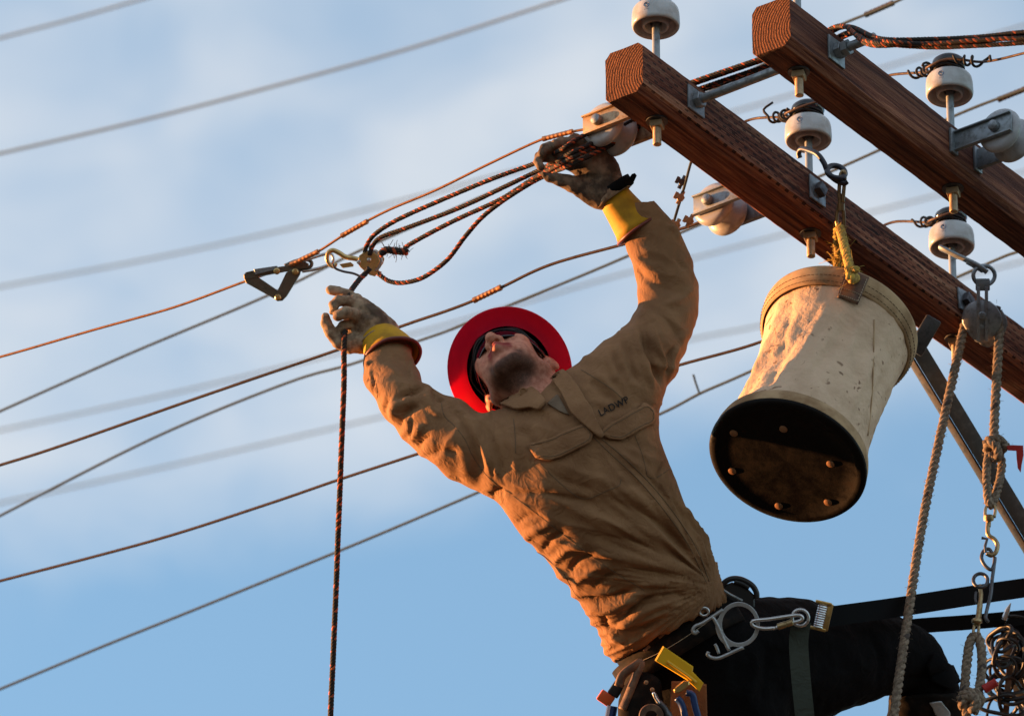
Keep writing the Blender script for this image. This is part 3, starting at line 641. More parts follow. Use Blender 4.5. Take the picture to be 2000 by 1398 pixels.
# ------------------------------------------------------------------ canvas bucket
bb_dir = nrm(RX*0.287+UX*0.651+FX*0.703); BH = 0.455; base = P(1537.6, 902.2, 0.04); bt = base+bb_dir*BH
BF = frame_z(base, bb_dir, hint=RX); BF = Frame(base, nrm(RX-bb_dir*(RX@bb_dir)), np.cross(bb_dir, nrm(RX-bb_dir*(RX@bb_dir))), bb_dir)
RB = 0.172
buck = thing('canvas_bucket', 'stained cream canvas tool bucket with a dark round base, hung below the crossarm', 'bucket', base)

tabc = [(1649, 552), (1694, 546), (1680, 592), (1634, 579)]
aF = math.atan2(*(BF.ey@(P(1664, 566, 0.12)-bt), BF.ex@(P(1664, 566, 0.12)-bt)))
def rim_pt(a, h, off): 
    r = np.interp(h, [BH-0.10, BH-0.050, BH-0.030, BH-0.008, BH], [RB-0.012, RB-0.001, RB+0.0035, RB+0.0055, RB+0.004])+off
    return BF.p(r*math.cos(a), r*math.sin(a), h)
best = None
for a in np.linspace(-math.pi, math.pi, 720):
    q = proj(rim_pt(a, BH-0.028, 0)); d = (q[0]-1664)**2+(q[1]-566)**2
    if best is None or d < best[0]: best = (d, a)
aT = best[1]
aL = aT-2.05
seg, rows = 120, 60; rnd = np.random.RandomState(3)
vv = []; ff = []
def brad(a, h):
    x = h/BH; r = RB*(1.0-0.11*math.sin(math.pi*min(1, max(0, (x*0.96+0.02)))**0.9)**1.1)
    pin = math.sin(math.pi*x)**1.2
    am_ = (aL+aT)/2; hf = (aT-aL)/2; dl = (a-am_+math.pi) % (2*math.pi)-math.pi
    if abs(dl) < hf: r *= 1+0.30*pin**0.7*(min(1.0, math.cos(hf)/math.cos(dl)*1.18)-1)
    # canvas stretched between base and hoop: flat panels, soft creases and dents
    r *= 1+pin*(0.022*math.cos(3*a+0.6+0.8*x)+0.012*math.cos(5*a+1.9-1.2*x))
    q = Vector((math.cos(a)*2.2, math.sin(a)*2.2, h*7)); r += pin*(0.006*mnoise.noise(q*1.3)+0.0035*mnoise.noise(q*3.1)+0.0018*mnoise.noise(q*7))
    for a0, w, am, tl in ((-1.35, 0.10, -0.010, 0.5), (-0.72, 0.05, 0.007, 0.1), (-2.15, 0.09, -0.005, -0.4), (-2.6, 0.12, 0.006, 0.3), (-0.35, 0.09, -0.008, 0.2), (-1.05, 0.06, 0.005, -0.3), (-1.75, 0.07, 0.004, 0.6)):
        d = (a-a0-tl*(x-0.5)+math.pi) % (2*math.pi)-math.pi; r += pin*am*math.exp(-(d/w)**2)
    return r
for i in range(rows+1):
    h = 0.012+(BH-0.014)*i/rows
    for k in range(seg): a = 2*math.pi*k/seg; r = brad(a, h); vv.append((r*math.cos(a), r*math.sin(a), h))
for i in range(rows):
    for k in range(seg): ff.append((i*seg+k, i*seg+(k+1) % seg, (i+1)*seg+(k+1) % seg, (i+1)*seg+k))
bverts = BF(np.array(vv)); bk = mesh_obj('canvas_side', bverts, ff, 'canvas', buck, auto=180)
sm = bk.modifiers.new('solid', 'SOLIDIFY'); sm.thickness = 0.003; sm.offset = -1
bbvh = BVHTree.FromPolygons([Vector(v) for v in bverts], ff)
MB().lathe([(RB-0.006, BH-0.052), (RB-0.001, BH-0.050), (RB+0.0035, BH-0.030), (RB+0.0055, BH-0.008), (RB+0.004, BH), (RB-0.002, BH+0.003), (RB-0.007, BH-0.002), (RB-0.010, BH-0.05)], BF, 90).build('rim_band', 'canvas_hem', buck, auto=180)
MB().lathe([(RB-0.004, 0.045), (RB-0.0005, 0.042), (RB+0.003, 0.028), (RB+0.0045, 0.012), (RB+0.003, 0.006), (RB-0.006, 0.006)], BF, 90).build('lower_band', 'canvas_hem', buck, auto=180)
MB().lathe([(0.0003, 0.0005), (0.06, 0.0), (0.12, 0.0008), (RB-0.018, 0.0003), (RB-0.014, -0.003), (RB-0.004, -0.003), (RB+0.0035, 0.0), (RB+0.0055, 0.004), (RB+0.0055, 0.008), (RB+0.003, 0.010)], BF, 90).build('base_disc', 'bucket_base', buck, auto=50)
CF = lambda px, py: None
def on_base(px, py):                      # where a place in the view meets the base
    o = CAM; d = nrm(P(px, py)-CAM); k = ((base-bb_dir*0.0-o)@bb_dir)/(d@bb_dir); return o+d*k
for x, y in ((1433, 846), (1530, 838), (1622, 906), (1430, 920), (1521, 988), (1617, 981)):
    c = on_base(x, y); F = frame_z(c, -bb_dir); MB().lathe([(0.0095, -0.001), (0.0092, 0.001), (0.006, 0.0025), (0.0003, 0.003)], F, 14).build('rivet', 'rivet', buck)
# stitching around the rim
for hh in (BH-0.046, BH-0.030):
    mb = MB(); rr = np.interp(hh, [BH-0.050, BH-0.030, BH-0.008], [RB-0.001, RB+0.0035, RB+0.0055])+0.0006
    for k in range(110):
        a = 2*math.pi*k/110; mb.tube([BF.p(rr*math.cos(a+q), rr*math.sin(a+q), hh) for q in (0, 0.018, 0.036)], 0.0008, 4)
    mb.build('stitching', 'thread_dark', buck)
# vertical side seam
def cast(px, py, bvh, off=0.0):
    d = nrm(P(px, py)-CAM); h = bvh.ray_cast(Vector(CAM), Vector(d))
    if h[0] is None: return None
    n = np.array(h[1]); n = n if n@d < 0 else -n
    return np.array(h[0])+n*off
sp_ = [cast(x, y, bbvh, 0.0015) for x, y in ((1707, 625), (1706, 680), (1704, 740), (1700, 800), (1694, 850))]
MB().tube(catmull([q for q in sp_ if q is not None], 6), 0.0016, 6).build('side_seam', 'canvas_hem', buck, auto=180)
# blue handwriting scrawls on the left side
scr = [[(1474, 668), (1480, 652), (1486, 662), (1492, 646), (1496, 650)], [(1476, 676), (1484, 664), (1490, 668), (1498, 656)], [(1462, 722), (1468, 708), (1474, 716), (1478, 704)], [(1463, 730), (1470, 720), (1476, 712)]]
for q in scr:
    pts = [cast(x, y, bbvh, 0.001) for x, y in q]; pts = [p for p in pts if p is not None]
    if len(pts) > 2: MB().tube(catmull(pts, 5), 0.0009, 4).build('ink_scrawl', 'ink_blue', buck)
# leather tab with its eye
vv = []; ff = []; nx_, ny_ = 9, 9
for j in range(ny_):
    for i in range(nx_): vv.append(rim_pt(aT+(i/(nx_-1)-0.5)*0.29, BH-0.086+0.078*j/(ny_-1), 0.0040))
for j in range(ny_-1):
    for i in range(nx_-1):
        if not (j in (5, 6) and i in (3, 4)): ff.append((j*nx_+i, j*nx_+i+1, (j+1)*nx_+i+1, (j+1)*nx_+i))
tb = mesh_obj('leather_tab', vv, ff, 'leather_brown', buck, auto=180); sm = tb.modifiers.new('solid', 'SOLIDIFY'); sm.thickness = 0.0035; sm.offset = -1
mb = MB()
for u0, v0, u1, v1 in ((-.125, -.080, .125, -.080), (-.125, -.080, -.125, -.040), (.125, -.080, .125, -.014), (-.125, -.062, .125, -.062)):
    k = 9
    for i in range(k):
        a = [rim_pt(aT+u0+(u1-u0)*q, BH+v0+(v1-v0)*q, 0.0048) for q in (i/k, (i+0.6)/k)]; mb.tube(a, 0.0012, 4)
mb.build('stitching', 'thread', tb)
# yellow rope handle
top = P(1640, 444, 0.40)
h1 = [rim_pt(aT-0.01, BH-0.030, 0.0), rim_pt(aT-0.01, BH-0.030, 0.010), P(1662, 545, 0.155), P(1659, 520, 0.19), P(1652, 492, 0.25), P(1645, 462, 0.34), P(1641, 446, 0.39), top]
h2 = [top, P(1634, 450, 0.40), P(1634, 470, 0.43), P(1636, 495, 0.46), P(1634, 516, 0.48), rim_pt(aT+math.pi, BH-0.02, -0.008)]
mb = MB(); strands(mb, catmull(h1, 10), 0.0105, 0.048, [0], 3, jit=0.08, sides=8); strands(mb, catmull(h2, 10), 0.0082, 0.04, [0], 3, jit=0.1, seed=2)
for c, r in ((P(1663, 527, 0.165), 0.011), (P(1672, 526, 0.155), 0.006)): strands(mb, catmull([c+np.array([r*math.cos(q), 0.4*r*math.cos(q), r*0.6*math.sin(q)]) for q in np.linspace(0, 6, 10)], 4), 0.005, 0.02, [0], 3)
rnd = np.random.RandomState(1)
for i in range(150):
    h = h1 if i % 2 else h2; k = rnd.randint(2, len(h)-2); f_ = rnd.rand(); a = h[k]*(1-f_)+h[k+1]*f_+rnd.randn(3)*0.005; mb.tube([a, a+rnd.randn(3)*0.006, a+rnd.randn(3)*0.012], 0.0005, 3)
mb.build('rope_handle', 'rope_yellow', buck, auto=180)

# snap hook that carries the bucket
t = thing('snap_hook', 'narrow worn steel snap hook holding the yellow rope of the bucket', 'snap hook', P(1641, 445, 0.41))
metal('old_brass', (0.36, 0.26, 0.14), 0.4, (0.10, 0.06, 0.03), 1.0, 0.7)
ctr = lambda x, y: P(x, y, 0.415-(y-345)*0.0001)
MB().tube(catmull([ctr(1637, 405), ctr(1634, 425), ctr(1636, 442), ctr(1642, 447), ctr(1648, 440), ctr(1648, 420), ctr(1646, 405)], 6), 0.0042, 8).build('lower_eye', 'old_brass', t, auto=180)
MB().tube([ctr(1642, 398), ctr(1642, 412)], 0.009, 12).build('swivel', 'old_brass', t)
MB().tube(catmull([ctr(1641, 400), ctr(1639, 380), ctr(1640, 355), ctr(1643, 338), ctr(1649, 336), ctr(1650, 350), ctr(1648, 372), ctr(1646, 396)], 6), 0.0045, 8).build('hook', 'old_brass', t, auto=180)
# taped hook over the crossarm
t = thing('arm_hook', 'black taped steel hook laid over the crossarm above the bucket', 'hook', P(1610, 330, 0.5))
hk = [P(1562, 309, 0.50), P(1560, 299, 0.50), P(1566, 291, 0.49), P(1580, 294, 0.46), P(1597, 302, 0.43), P(1609, 318, 0.42), P(1618, 338, 0.415), P(1632, 352, 0.41), P(1648, 358, 0.41), P(1655, 354, 0.41)]
MB().tube(catmull(hk, 8), 0.0062, 12).build('shank', 'taped_steel', t, auto=180)
an = np.linspace(0, 2*math.pi, 28, endpoint=False)
MB().tube([P(1633+17*math.cos(a)+4*math.sin(a), 333+6*math.cos(a)*0.9-11*math.sin(a)+3, 0.42+0.02*math.sin(a)) for a in an], 0.0065, 10, closed=True).build('eye', 'taped_steel', t, auto=180)

# ------------------------------------------------------------------ grey hand-line pulley at the right
pd = 0.80
t = thing('handline_pulley', 'grey metal hand-line pulley hanging from a ring on the crossarm', 'pulley', P(1917, 670, pd))
metal('pulley_grey', (0.27, 0.28, 0.30), 0.5, (0.10, 0.09, 0.09), 0.7, 0.7)
VP = VIEW(1916, 620, pd); q_ = lambda pts: vpoly(pts, 1916, 620)
shell = [(1877, 632), (1876, 618), (1880, 604), (1889, 593), (1902, 586), (1918, 583), (1934, 587), (1947, 597), (1956, 612), (1958, 625), (1954, 640), (1944, 656), (1932, 668), (1918, 674), (1905, 670), (1890, 655)]
for z0, z1, dx, dy in ((0.012, 0.019, 0, 0), (-0.028, -0.021, 14, 8)):
    MB().prism(q_([(x+dx, y+dy) for x, y in shell]), VP, z0, z1, bev=0.003).build('shell', 'pulley_grey', t, auto=50)
MB().lathe([(0.008, -0.018), (0.036, -0.018), (0.037, -0.014), (0.028, -0.004), (0.037, 0.006), (0.036, 0.010), (0.008, 0.010)], Frame(VP.p(0.002, 0, 0), RX, UX), 30).build('sheave', 'steel_dark', t)
for dx, w in ((-7.5, 3.5), (9, 3.5)): MB().box(VP, (dx*U+0.001, 0.008, 0.0215), (w*U/1.0, 0.062, 0.0028), bev=0.001).build('strap', 'pulley_grey', t)
MB().lathe([(0.010, 0.018), (0.010, 0.026), (0.007, 0.0285), (0.0003, 0.029)], VIEW(1917, 617, pd), 16).lathe([(0.006, 0.018), (0.006, 0.0235), (0.0003, 0.024)], VIEW(1916, 638, pd), 12).build('axle_bolt', 'galvanized', t)
MB().box(VIEW(1919, 556, pd), (0, 0, 0.008), (0.016, 0.014, 0.010), bev=0.003).build('becket', 'galvanized', t)
MB().tube([P(1922+21*math.cos(a), 538-19*math.sin(a), pd+0.012*math.cos(a)) for a in an], 0.0048, 10, closed=True).build('ring', 'galvanized', t, auto=180)
MB().tube(catmull([P(1836, 484, 0.83), P(1846, 488, 0.82), P(1866, 498, 0.81), P(1892, 510, 0.80), P(1914, 521, 0.79), P(1928, 532, 0.79)], 6), 0.0085, 10, flat=0.6).build('shank', 'galvanized', t, auto=180)
MB().box(Frame(P(1905, 519, 0.80), RX*0.87-UX*0.5, UX), (0, 0, 0), (0.022, 0.007, 0.006), bev=0.002).build('shank_plate', 'galvanized', t)

TAN = ['rope_tan', 'rope_fleck']
def tan(name, pts, r, label, group=None, parent=None, pitch=0.05):
    mb = MB(); mb = strands(mb, catmull(pts, 10), r, pitch, [0], 3, jit=0.05, sides=8, fleck=1)
    rnd = np.random.RandomState(len(pts)); q = resample(catmull(pts, 6), 0.006)
    for a in q:
        for _ in range(2):
            d = rnd.randn(3); d /= np.linalg.norm(d); mb.tube([a+d*r*0.9, a+d*r*1.25, a+d*r*1.5+rnd.randn(3)*0.002], 0.0004, 3)
    o = mb.build(name, TAN, parent, auto=180)
    return tag(o, label, 'rope', group) if not parent else o
def PV(px, py, dd): return P(px, py, dd-0.00064*max(0.0, py-640))        # things hanging plumb come nearer as they go down
tan('hand_line', [PV(1893, 600, 0.80), PV(1883, 640, .80), PV(1872, 690, .79), PV(1841, 830, .77), PV(1802, 1020, .74), PV(1771, 1220, .70), PV(1747, 1390, .67), PV(1725, 1560, .65), PV(1690, 1850, .62), PV(1610, 2600, .58)], 0.0108, 'tan hand line slanting down from the left of the grey pulley')
t = thing('knotted_hand_line', 'tan hand line tied in a knot above the snap hook, right of the pulley', 'rope', PV(1940, 985, .78))
tan('line', [PV(1945, 600, .80), PV(1951, 640, .80), PV(1949, 700, .79), PV(1944, 790, .785), PV(1941, 860, .78)], 0.0112, None, None, t)
tan('eye_loop', [PV(1938, 870, .775), PV(1930, 890, .77), PV(1927, 930, .77), PV(1929, 968, .77), PV(1934, 987, .77), PV(1941, 978, .78), PV(1952, 940, .785), PV(1957, 905, .785), PV(1950, 880, .785)], 0.010, None, None, t, 0.04)
kn = [(1926, 866, .76), (1936, 856, .745), (1952, 858, .745), (1960, 868, .76), (1956, 880, .78), (1940, 884, .79), (1928, 878, .77), (1932, 864, .75), (1946, 872, .742), (1950, 890, .75), (1942, 896, .765), (1936, 884, .76)]
tan('knot', [PV(*k) for k in kn], 0.0105, None, None, t, 0.04)
tan('loose_end', [PV(1950, 872, .76), PV(1962, 872, .75), PV(1972, 871, .75)], 0.008, None, None, t, 0.04)
Mat('red_tape', (0.42, 0.02, 0.02), 0.6)
MB().prism(vpoly([(1966, 870), (1975, 868), (1999, 869), (2000, 888), (1996, 908), (1994, 924), (1988, 915), (1986, 897), (1985, 880), (1968, 879)], 1980, 890), VIEW(1980, 890, .59), -0.001, 0.001).build('tape_flag', 'red_tape', t, smooth=False)

# snaps and links in a chain below the knot
def hooked(name, label, cat, loc): return thing(name, label, cat, loc)
t = hooked('snap_hook', 'steel swivel snap hook hanging from the knotted tan line', 'snap hook', PV(1932, 1085, .77))
MB().tube(catmull([PV(x, y, .77) for x, y in ((1924, 1010), (1925, 993), (1931, 986), (1941, 987), (1944, 996), (1942, 1010))], 6), 0.0036, 8).build('eye', 'old_brass', t, auto=180)
MB().lathe([(.006, 0), (.011, .002), (.012, .008), (.011, .014), (.006, .016)], frame_z(PV(1931, 1018, .77), UX), 14).tube([PV(1931, 1012, .77), PV(1930, 1028, .77)], 0.006, 10).build('swivel', 'old_brass', t)
MB().tube(catmull([PV(x, y, .77) for x, y in ((1930, 1020), (1929, 1038), (1932, 1046), (1942, 1053), (1948, 1064), (1945, 1078), (1936, 1084), (1927, 1080))], 6), 0.0052, 10).build('hook', 'old_brass', t, auto=180)
MB().tube([PV(1917, 1050, .765), PV(1928, 1052, .765), PV(1924, 1066, .765), PV(1925, 1078, .768)], 0.0034, 8).build('gate', 'steel_dark', t)
t = hooked('steel_hook', 'long dark steel hook linking the snap hook to the tool ring', 'hook', PV(1930, 1210, .775))
MB().tube(catmull([PV(x, y, .775) for x, y in ((1940, 1086), (1932, 1072), (1921, 1076), (1917, 1090), (1924, 1104), (1936, 1112), (1942, 1100), (1943, 1088), (1941, 1108), (1938, 1130), (1935, 1160), (1929, 1185), (1925, 1205), (1930, 1214))], 6), 0.0042, 9).build('hook', 'steel_dark', t, auto=180)
t = hooked('snap_hook', 'brass snap hook with ring beside the black strap, lowest in the chain', 'snap hook', PV(1910, 1230, .78))
MB().tube([PV(1915+14*math.cos(a), 1133-14*math.sin(a)*0.95, .78+0.006*math.sin(a)) for a in an], 0.0042, 9, closed=True).build('ring', 'steel_dark', t, auto=180)
MB().tube(catmull([PV(x, y, .78) for x, y in ((1913, 1142), (1916, 1160), (1914, 1180), (1911, 1205), (1908, 1220))], 6), [0.005]*12+[0.0065]*12+[0.0075], 10).build('shank', 'old_brass', t, auto=180)
MB().tube(catmull([PV(x, y, .78) for x, y in ((1907, 1155), (1905, 1168), (1908, 1178))], 4), 0.003, 7).build('gate', 'steel_dark', t, auto=180)
MB().lathe([(.007, 0), (.012, .003), (.012, .010), (.007, .014)], frame_z(PV(1908, 1218, .78), UX), 14).tube(catmull([PV(x, y, .78) for x, y in ((1903, 1220), (1901, 1235), (1904, 1246), (1910, 1240), (1912, 1222))], 5), 0.0034, 7).build('swivel_eye', 'old_brass', t, auto=60)
t = thing('tan_rope_loop', 'doubled tan rope below the lowest snap hook, tied in a thick knot', 'rope', PV(1890, 1380, .78))
tan('loop', [PV(1883, 1352, .78), PV(1886, 1320, .78), PV(1890, 1280, .78), PV(1895, 1252, .78), PV(1905, 1240, .78), PV(1914, 1252, .78), PV(1918, 1285, .78), PV(1916, 1325, .775), PV(1910, 1358, .77)], 0.011, None, None, t, 0.045)
tan('knot', [PV(*k) for k in ((1876, 1366, .77), (1890, 1352, .755), (1908, 1356, .755), (1914, 1370, .77), (1898, 1380, .78), (1880, 1376, .76), (1888, 1360, .75), (1906, 1366, .745), (1900, 1390, .76))], 0.013, None, None, t, 0.045)
tan('loose_end', [PV(1888, 1376, .77), PV(1888, 1400, .77), PV(1886, 1450, .77)], 0.010, None, None, t, 0.045)
o = MB().lathe([(.009, 0), (.0105, .002), (.0095, .030), (.0105, .032), (.009, .034)], frame_z(PV(1921, 1346, .76), RX*0.85+UX*0.5), 12, cap0=True, cap1=True).build('red_sleeve', 'red_tape', t)

# ------------------------------------------------------------------ crossarm brace (angle iron)
bd0, bd1 = P(1795, 690, .72), P(2060, 1128, 1.0); ed_ = nrm(bd1-bd0); side_ = nrm(np.cross(ed_, FX)); side_ = side_ if side_@RX > 0 else -side_
t = thing('arm_brace', 'grey galvanized angle-iron brace running down right behind the tan rope', 'brace', bd1)
metal('brace_grey', (0.085, 0.10, 0.11), 0.6, (0.22, 0.24, 0.25), 0.3, 0.5)
LB = np.linalg.norm(bd1-bd0); FB = Frame(bd0, ed_, side_)
zsgn = 1 if FB.ez@FX < 0 else -1
MB().box(FB, (LB/2-0.03, 0.004, 0), (LB/2+0.03, 0.018, 0.0025), bev=0.0008).build('flange', 'brace_grey', t)
FB2 = Frame(bd0, ed_, nrm(-side_*0.55+FX*0.84)); MB().box(Frame(bd0-side_*0.0165, ed_, nrm(-side_*0.45+FX*0.9)), (LB/2-0.03, 0.013, 0), (LB/2+0.03, 0.013, 0.0025), bev=0.0008).build('flange', 'steel_dark', t)
MB().box(Frame(P(1805, 655, .69), RX*0.5+UX*0.86, RX), (0, 0, 0), (0.045, 0.019, 0.012), bev=0.004).build('bracket', 'steel_dark', t)
MB().prism(hexp(0.014, 0.4), VIEW(1783, 668, .68), -0.004, 0.008, bev=0.001).build('bolt_head', 'steel_dark', t)
# ------------------------------------------------------------------ signed-distance modelling for the figure
class Field:
    def __init__(s, lo, hi, h):
        s.lo = np.asarray(lo, float); s.h = h; s.n = np.ceil((np.asarray(hi)-s.lo)/h).astype(int)+1
        s.ax = [s.lo[i]+h*np.arange(s.n[i]) for i in range(3)]; s.d = np.full(s.n, 0.06, np.float32)
    def like(s):
        o = object.__new__(Field); o.lo, o.h, o.n, o.ax = s.lo, s.h, s.n, s.ax; o.d = np.full(s.n, 0.06, np.float32); return o
    def sl(s, lo, hi):
        a = np.maximum(0, np.floor((np.asarray(lo)-s.lo)/s.h).astype(int)); b = np.minimum(s.n, np.ceil((np.asarray(hi)-s.lo)/s.h).astype(int)+1)
        if np.any(b <= a): return None, None
        q = tuple(slice(i, j) for i, j in zip(a, b))
        g = np.meshgrid(*[s.ax[i][q[i]] for i in range(3)], indexing='ij'); return q, np.stack(g, -1)
    def smin(s, q, v, k, arr=None):
        a = s.d[q]
        if k <= 0: s.d[q] = np.minimum(a, v); return
        h = np.clip(0.5+0.5*(v-a)/k, 0, 1); s.d[q] = v*(1-h)+a*h-k*h*(1-h)
    def limb(s, secs, k=0.02, sub=5, margin=0.05):
        # secs: (centre rig xyz, width dir e1 (rig), half width a, half depth b)
        arr = np.array([np.r_[c, e, a, b] for c, e, a, b in secs]); arr = catmull(arr, sub) if len(arr) > 1 else arr
        L = s.like()
        for i in range(len(arr)-1):
            p0, p1 = arr[i], arr[i+1]; c0, c1 = p0[:3], p1[:3]; ax = c1-c0; ln = np.linalg.norm(ax)
            if ln < 1e-6: continue
            ax = ax/ln; r = max(p0[6], p0[7], p1[6], p1[7])+margin
            q, X = L.sl(np.minimum(c0, c1)-r, np.maximum(c0, c1)+r)
            if q is None: continue
            Y = X-c0; t = np.clip((Y@ax)/ln, 0, 1)[..., None]; c = c0+(c1-c0)*t; e = nrm(p0[3:6]+p1[3:6]); e = nrm(e-ax*(e@ax)); e2 = np.cross(ax, e)
            a = p0[6]+(p1[6]-p0[6])*t[..., 0]; b = p0[7]+(p1[7]-p0[7])*t[..., 0]; Z = X-c; m = np.minimum(a, b)
            kk = np.sqrt(((Z@e)/a)**2+((Z@e2)/b)**2+((Z@ax)/m)**2); v = (kk-1)*m
            L.d[q] = np.minimum(L.d[q], v)
        s.smin(tuple(slice(0, n) for n in s.n), L.d, k)
    def cone(s, p0, p1, r0, r1, k=0.006, sub=False):
        p0 = np.asarray(p0, float); p1 = np.asarray(p1, float); r = max(r0, r1)+0.05; q, X = s.sl(np.minimum(p0, p1)-r, np.maximum(p0, p1)+r)
        if q is None: return
        ax = p1-p0; l2 = max(ax@ax, 1e-12); t = np.clip(((X-p0)@ax)/l2, 0, 1); v = np.linalg.norm(X-p0-t[..., None]*ax, axis=-1)-(r0+(r1-r0)*t)
        s.put(q, v, k, sub)
    def put(s, q, v, k, sub):
        if sub:
            a = s.d[q]; b = -v; h = np.clip(0.5-0.5*(a-b)/max(k, 1e-6)*1.0, 0, 1); s.d[q] = a*(1-h)+b*h+k*h*(1-h)
        else: s.smin(q, v, k)
    def ell(s, c, r, k=0.01, rot=None, sub=False):
        c = np.asarray(c, float); r = np.asarray(r, float); m = r.max()+0.05; q, X = s.sl(c-m, c+m)
        if q is None: return
        Y = X-c
        if rot is not None: Y = Y@rot
        kk = np.linalg.norm(Y/r, axis=-1); v = (kk-1)*r.min(); s.put(q, v, k, sub)
    def mesh(s):
        d = s.d; n = d.shape; ins = d < 0; N = [i-1 for i in n]
        cor = [(i, j, k) for i in (0, 1) for j in (0, 1) for k in (0, 1)]
        sl = lambda o: tuple(slice(o[a], o[a]+N[a]) for a in range(3))
        cnt = sum(ins[sl(o)].astype(np.int8) for o in cor); act = (cnt > 0) & (cnt < 8); idx = np.argwhere(act)
        pos = np.zeros((len(idx), 3)); w = np.zeros(len(idx)); ii = idx.T
        g = lambda o: d[ii[0]+o[0], ii[1]+o[1], ii[2]+o[2]]
        for a in cor:
            for ax in range(3):
                if a[ax]: continue
                b = list(a); b[ax] = 1; va, vb = g(a), g(b); m = (va < 0) != (vb < 0); t = np.where(m, va/(va-vb+1e-12*(~m)), 0)
                p = np.array(a, float)[None]+t[:, None]*(np.array(b)-np.array(a))[None]; pos += np.where(m[:, None], p, 0); w += m
        pos = (pos/w[:, None]+idx)*s.h+s.lo
        vid = -np.ones(N, int); vid[tuple(ii)] = np.arange(len(idx)); F = []
        for ax in range(3):
            u, v = [(1, 2), (2, 0), (0, 1)][ax]
            A = [slice(0, n[k]) for k in range(3)]; A[ax] = slice(0, n[ax]-1); A[u] = slice(1, n[u]-1); A[v] = slice(1, n[v]-1)
            B = list(A); B[ax] = slice(1, n[ax]); ia, ib = ins[tuple(A)], ins[tuple(B)]; e = np.argwhere(ia != ib); flip = ia[tuple(e.T)]
            e = e+np.array([0 if k == ax else 1 for k in range(3)])
            def cell(du, dv): c = e.copy(); c[:, u] -= du; c[:, v] -= dv; return vid[tuple(c.T)]
            q = np.stack([cell(1, 1), cell(0, 1), cell(0, 0), cell(1, 0)], 1); q[~flip] = q[~flip][:, ::-1]; F.append(q)
        return pos, np.concatenate(F)
def smooth_mesh(v, f, it=2, lam=0.5):
    e = np.concatenate([f[:, [i, (i+1) % 4]] for i in range(4)]); e = np.unique(np.sort(e, 1), axis=0)
    for _ in range(it):
        s = np.zeros_like(v); c = np.zeros(len(v)); np.add.at(s, e[:, 0], v[e[:, 1]]); np.add.at(s, e[:, 1], v[e[:, 0]]); np.add.at(c, e[:, 0], 1); np.add.at(c, e[:, 1], 1)
        v = v+lam*(s/c[:, None]-v)
    return v
def subdiv(v, f):
    e = np.stack([f, np.roll(f, -1, 1)], 2).reshape(-1, 2); es = np.sort(e, 1); uq, inv = np.unique(es, axis=0, return_inverse=True); inv = inv.reshape(f.shape); nv = len(v)
    ev = v[uq].mean(1); fv = v[f].mean(1); n = nv+np.arange(len(uq)); fi = nv+len(uq)+np.arange(len(f))
    q = [np.stack([f[:, i], n[inv[:, i]], fi, n[inv[:, i-1]]], 1) for i in range(4)]
    return np.concatenate([v, ev, fv]), np.concatenate(q)
def normals(v, f):
    fn = np.cross(v[f[:, 2]]-v[f[:, 0]], v[f[:, 3]]-v[f[:, 1]]); n = np.zeros_like(v)
    for i in range(4): np.add.at(n, f[:, i], fn)
    return n/(np.linalg.norm(n, axis=1)[:, None]+1e-12)
def fold(v, f, strokes, gain=1.0):                       # raise or sink the cloth along traced creases
    bvh = BVHTree.FromPolygons([Vector(q) for q in v], f.tolist()); n = normals(v, f); off = np.zeros(len(v))
    for st in strokes:
        pts, w, am = st[:3]; q2 = resample(catmull([np.array(p, float) for p in pts], 6), 5.0); P3 = []
        for x, y in q2:
            c = cast(x, y, bvh)
            if c is not None: P3.append(c)
        if len(P3) < 2: continue
        P3 = np.array(P3); lo = P3.min(0)-2.6*w; hi = P3.max(0)+2.6*w; sel = np.where(np.all((v > lo) & (v < hi), 1))[0]
        if not len(sel): continue
        D = np.linalg.norm(v[sel][:, None]-P3[None], axis=2); j = D.argmin(1); dm = D[np.arange(len(sel)), j]; t = j/(len(P3)-1)
        tap = np.clip(np.minimum(t/0.22, (1-t)/0.22), 0.12, 1)
        off[sel] += gain*am*tap*np.exp(-(dm/w)**2)
    return v+n*off[:, None]
def wrinkle(v, f, terms):
    n = normals(v, f); off = np.zeros(len(v))
    for sc, am, seed in terms:
        off += np.array([mnoise.noise(Vector((q[0]*sc[0]+seed, q[1]*sc[1], q[2]*sc[2]))) for q in world2rig(v)])*am
    return v+n*off[:, None]
SEC = lambda L, Rt, dd, b: (R((L[0]+Rt[0])/2, (L[1]+Rt[1])/2, dd), nrm(R(*Rt, dd)-R(*L, dd)), np.linalg.norm(R(*Rt, dd)-R(*L, dd))/2, b)

cloth('shirt_cloth', (0.28, 0.147, 0.073), (0.215, 0.108, 0.053))
cloth('shirt_patch', (0.28, 0.147, 0.073), (0.225, 0.113, 0.056))
cloth('trouser_cloth', (0.0055, 0.0052, 0.006), (0.004, 0.0035, 0.004)); M['trouser_cloth'].node_tree.nodes['Principled BSDF'].inputs['Specular IOR Level'].default_value = 0.08
cloth('undershirt', (0.20, 0.14, 0.095), (0.13, 0.09, 0.06))
Mat('seam_brown', (0.13, 0.08, 0.045), 0.95); Mat('lettering_black', (0.012, 0.010, 0.009), 0.9)
m = Mat('hat_red', (0.8, 0.008, 0.04), 0.42); m.rough(m.rng(m.noise(30, detail=5), 0.3, 0.7, 0.34, 0.55)); m.color(m.mix(m.rng(m.noise(14, detail=6), 0.45, 0.75, 0, 0.5), (0.82, 0.012, 0.065), (0.62, 0.010, 0.045))); m.bump(m.noise(240), 0.08, 0.001)
tr = m.n('ShaderNodeBsdfTranslucent'); tr.inputs[0].default_value = (0.85, 0.03, 0.09, 1); ms = m.n('ShaderNodeMixShader'); ms.inputs[0].default_value = 0.42     # thin plastic lets light through
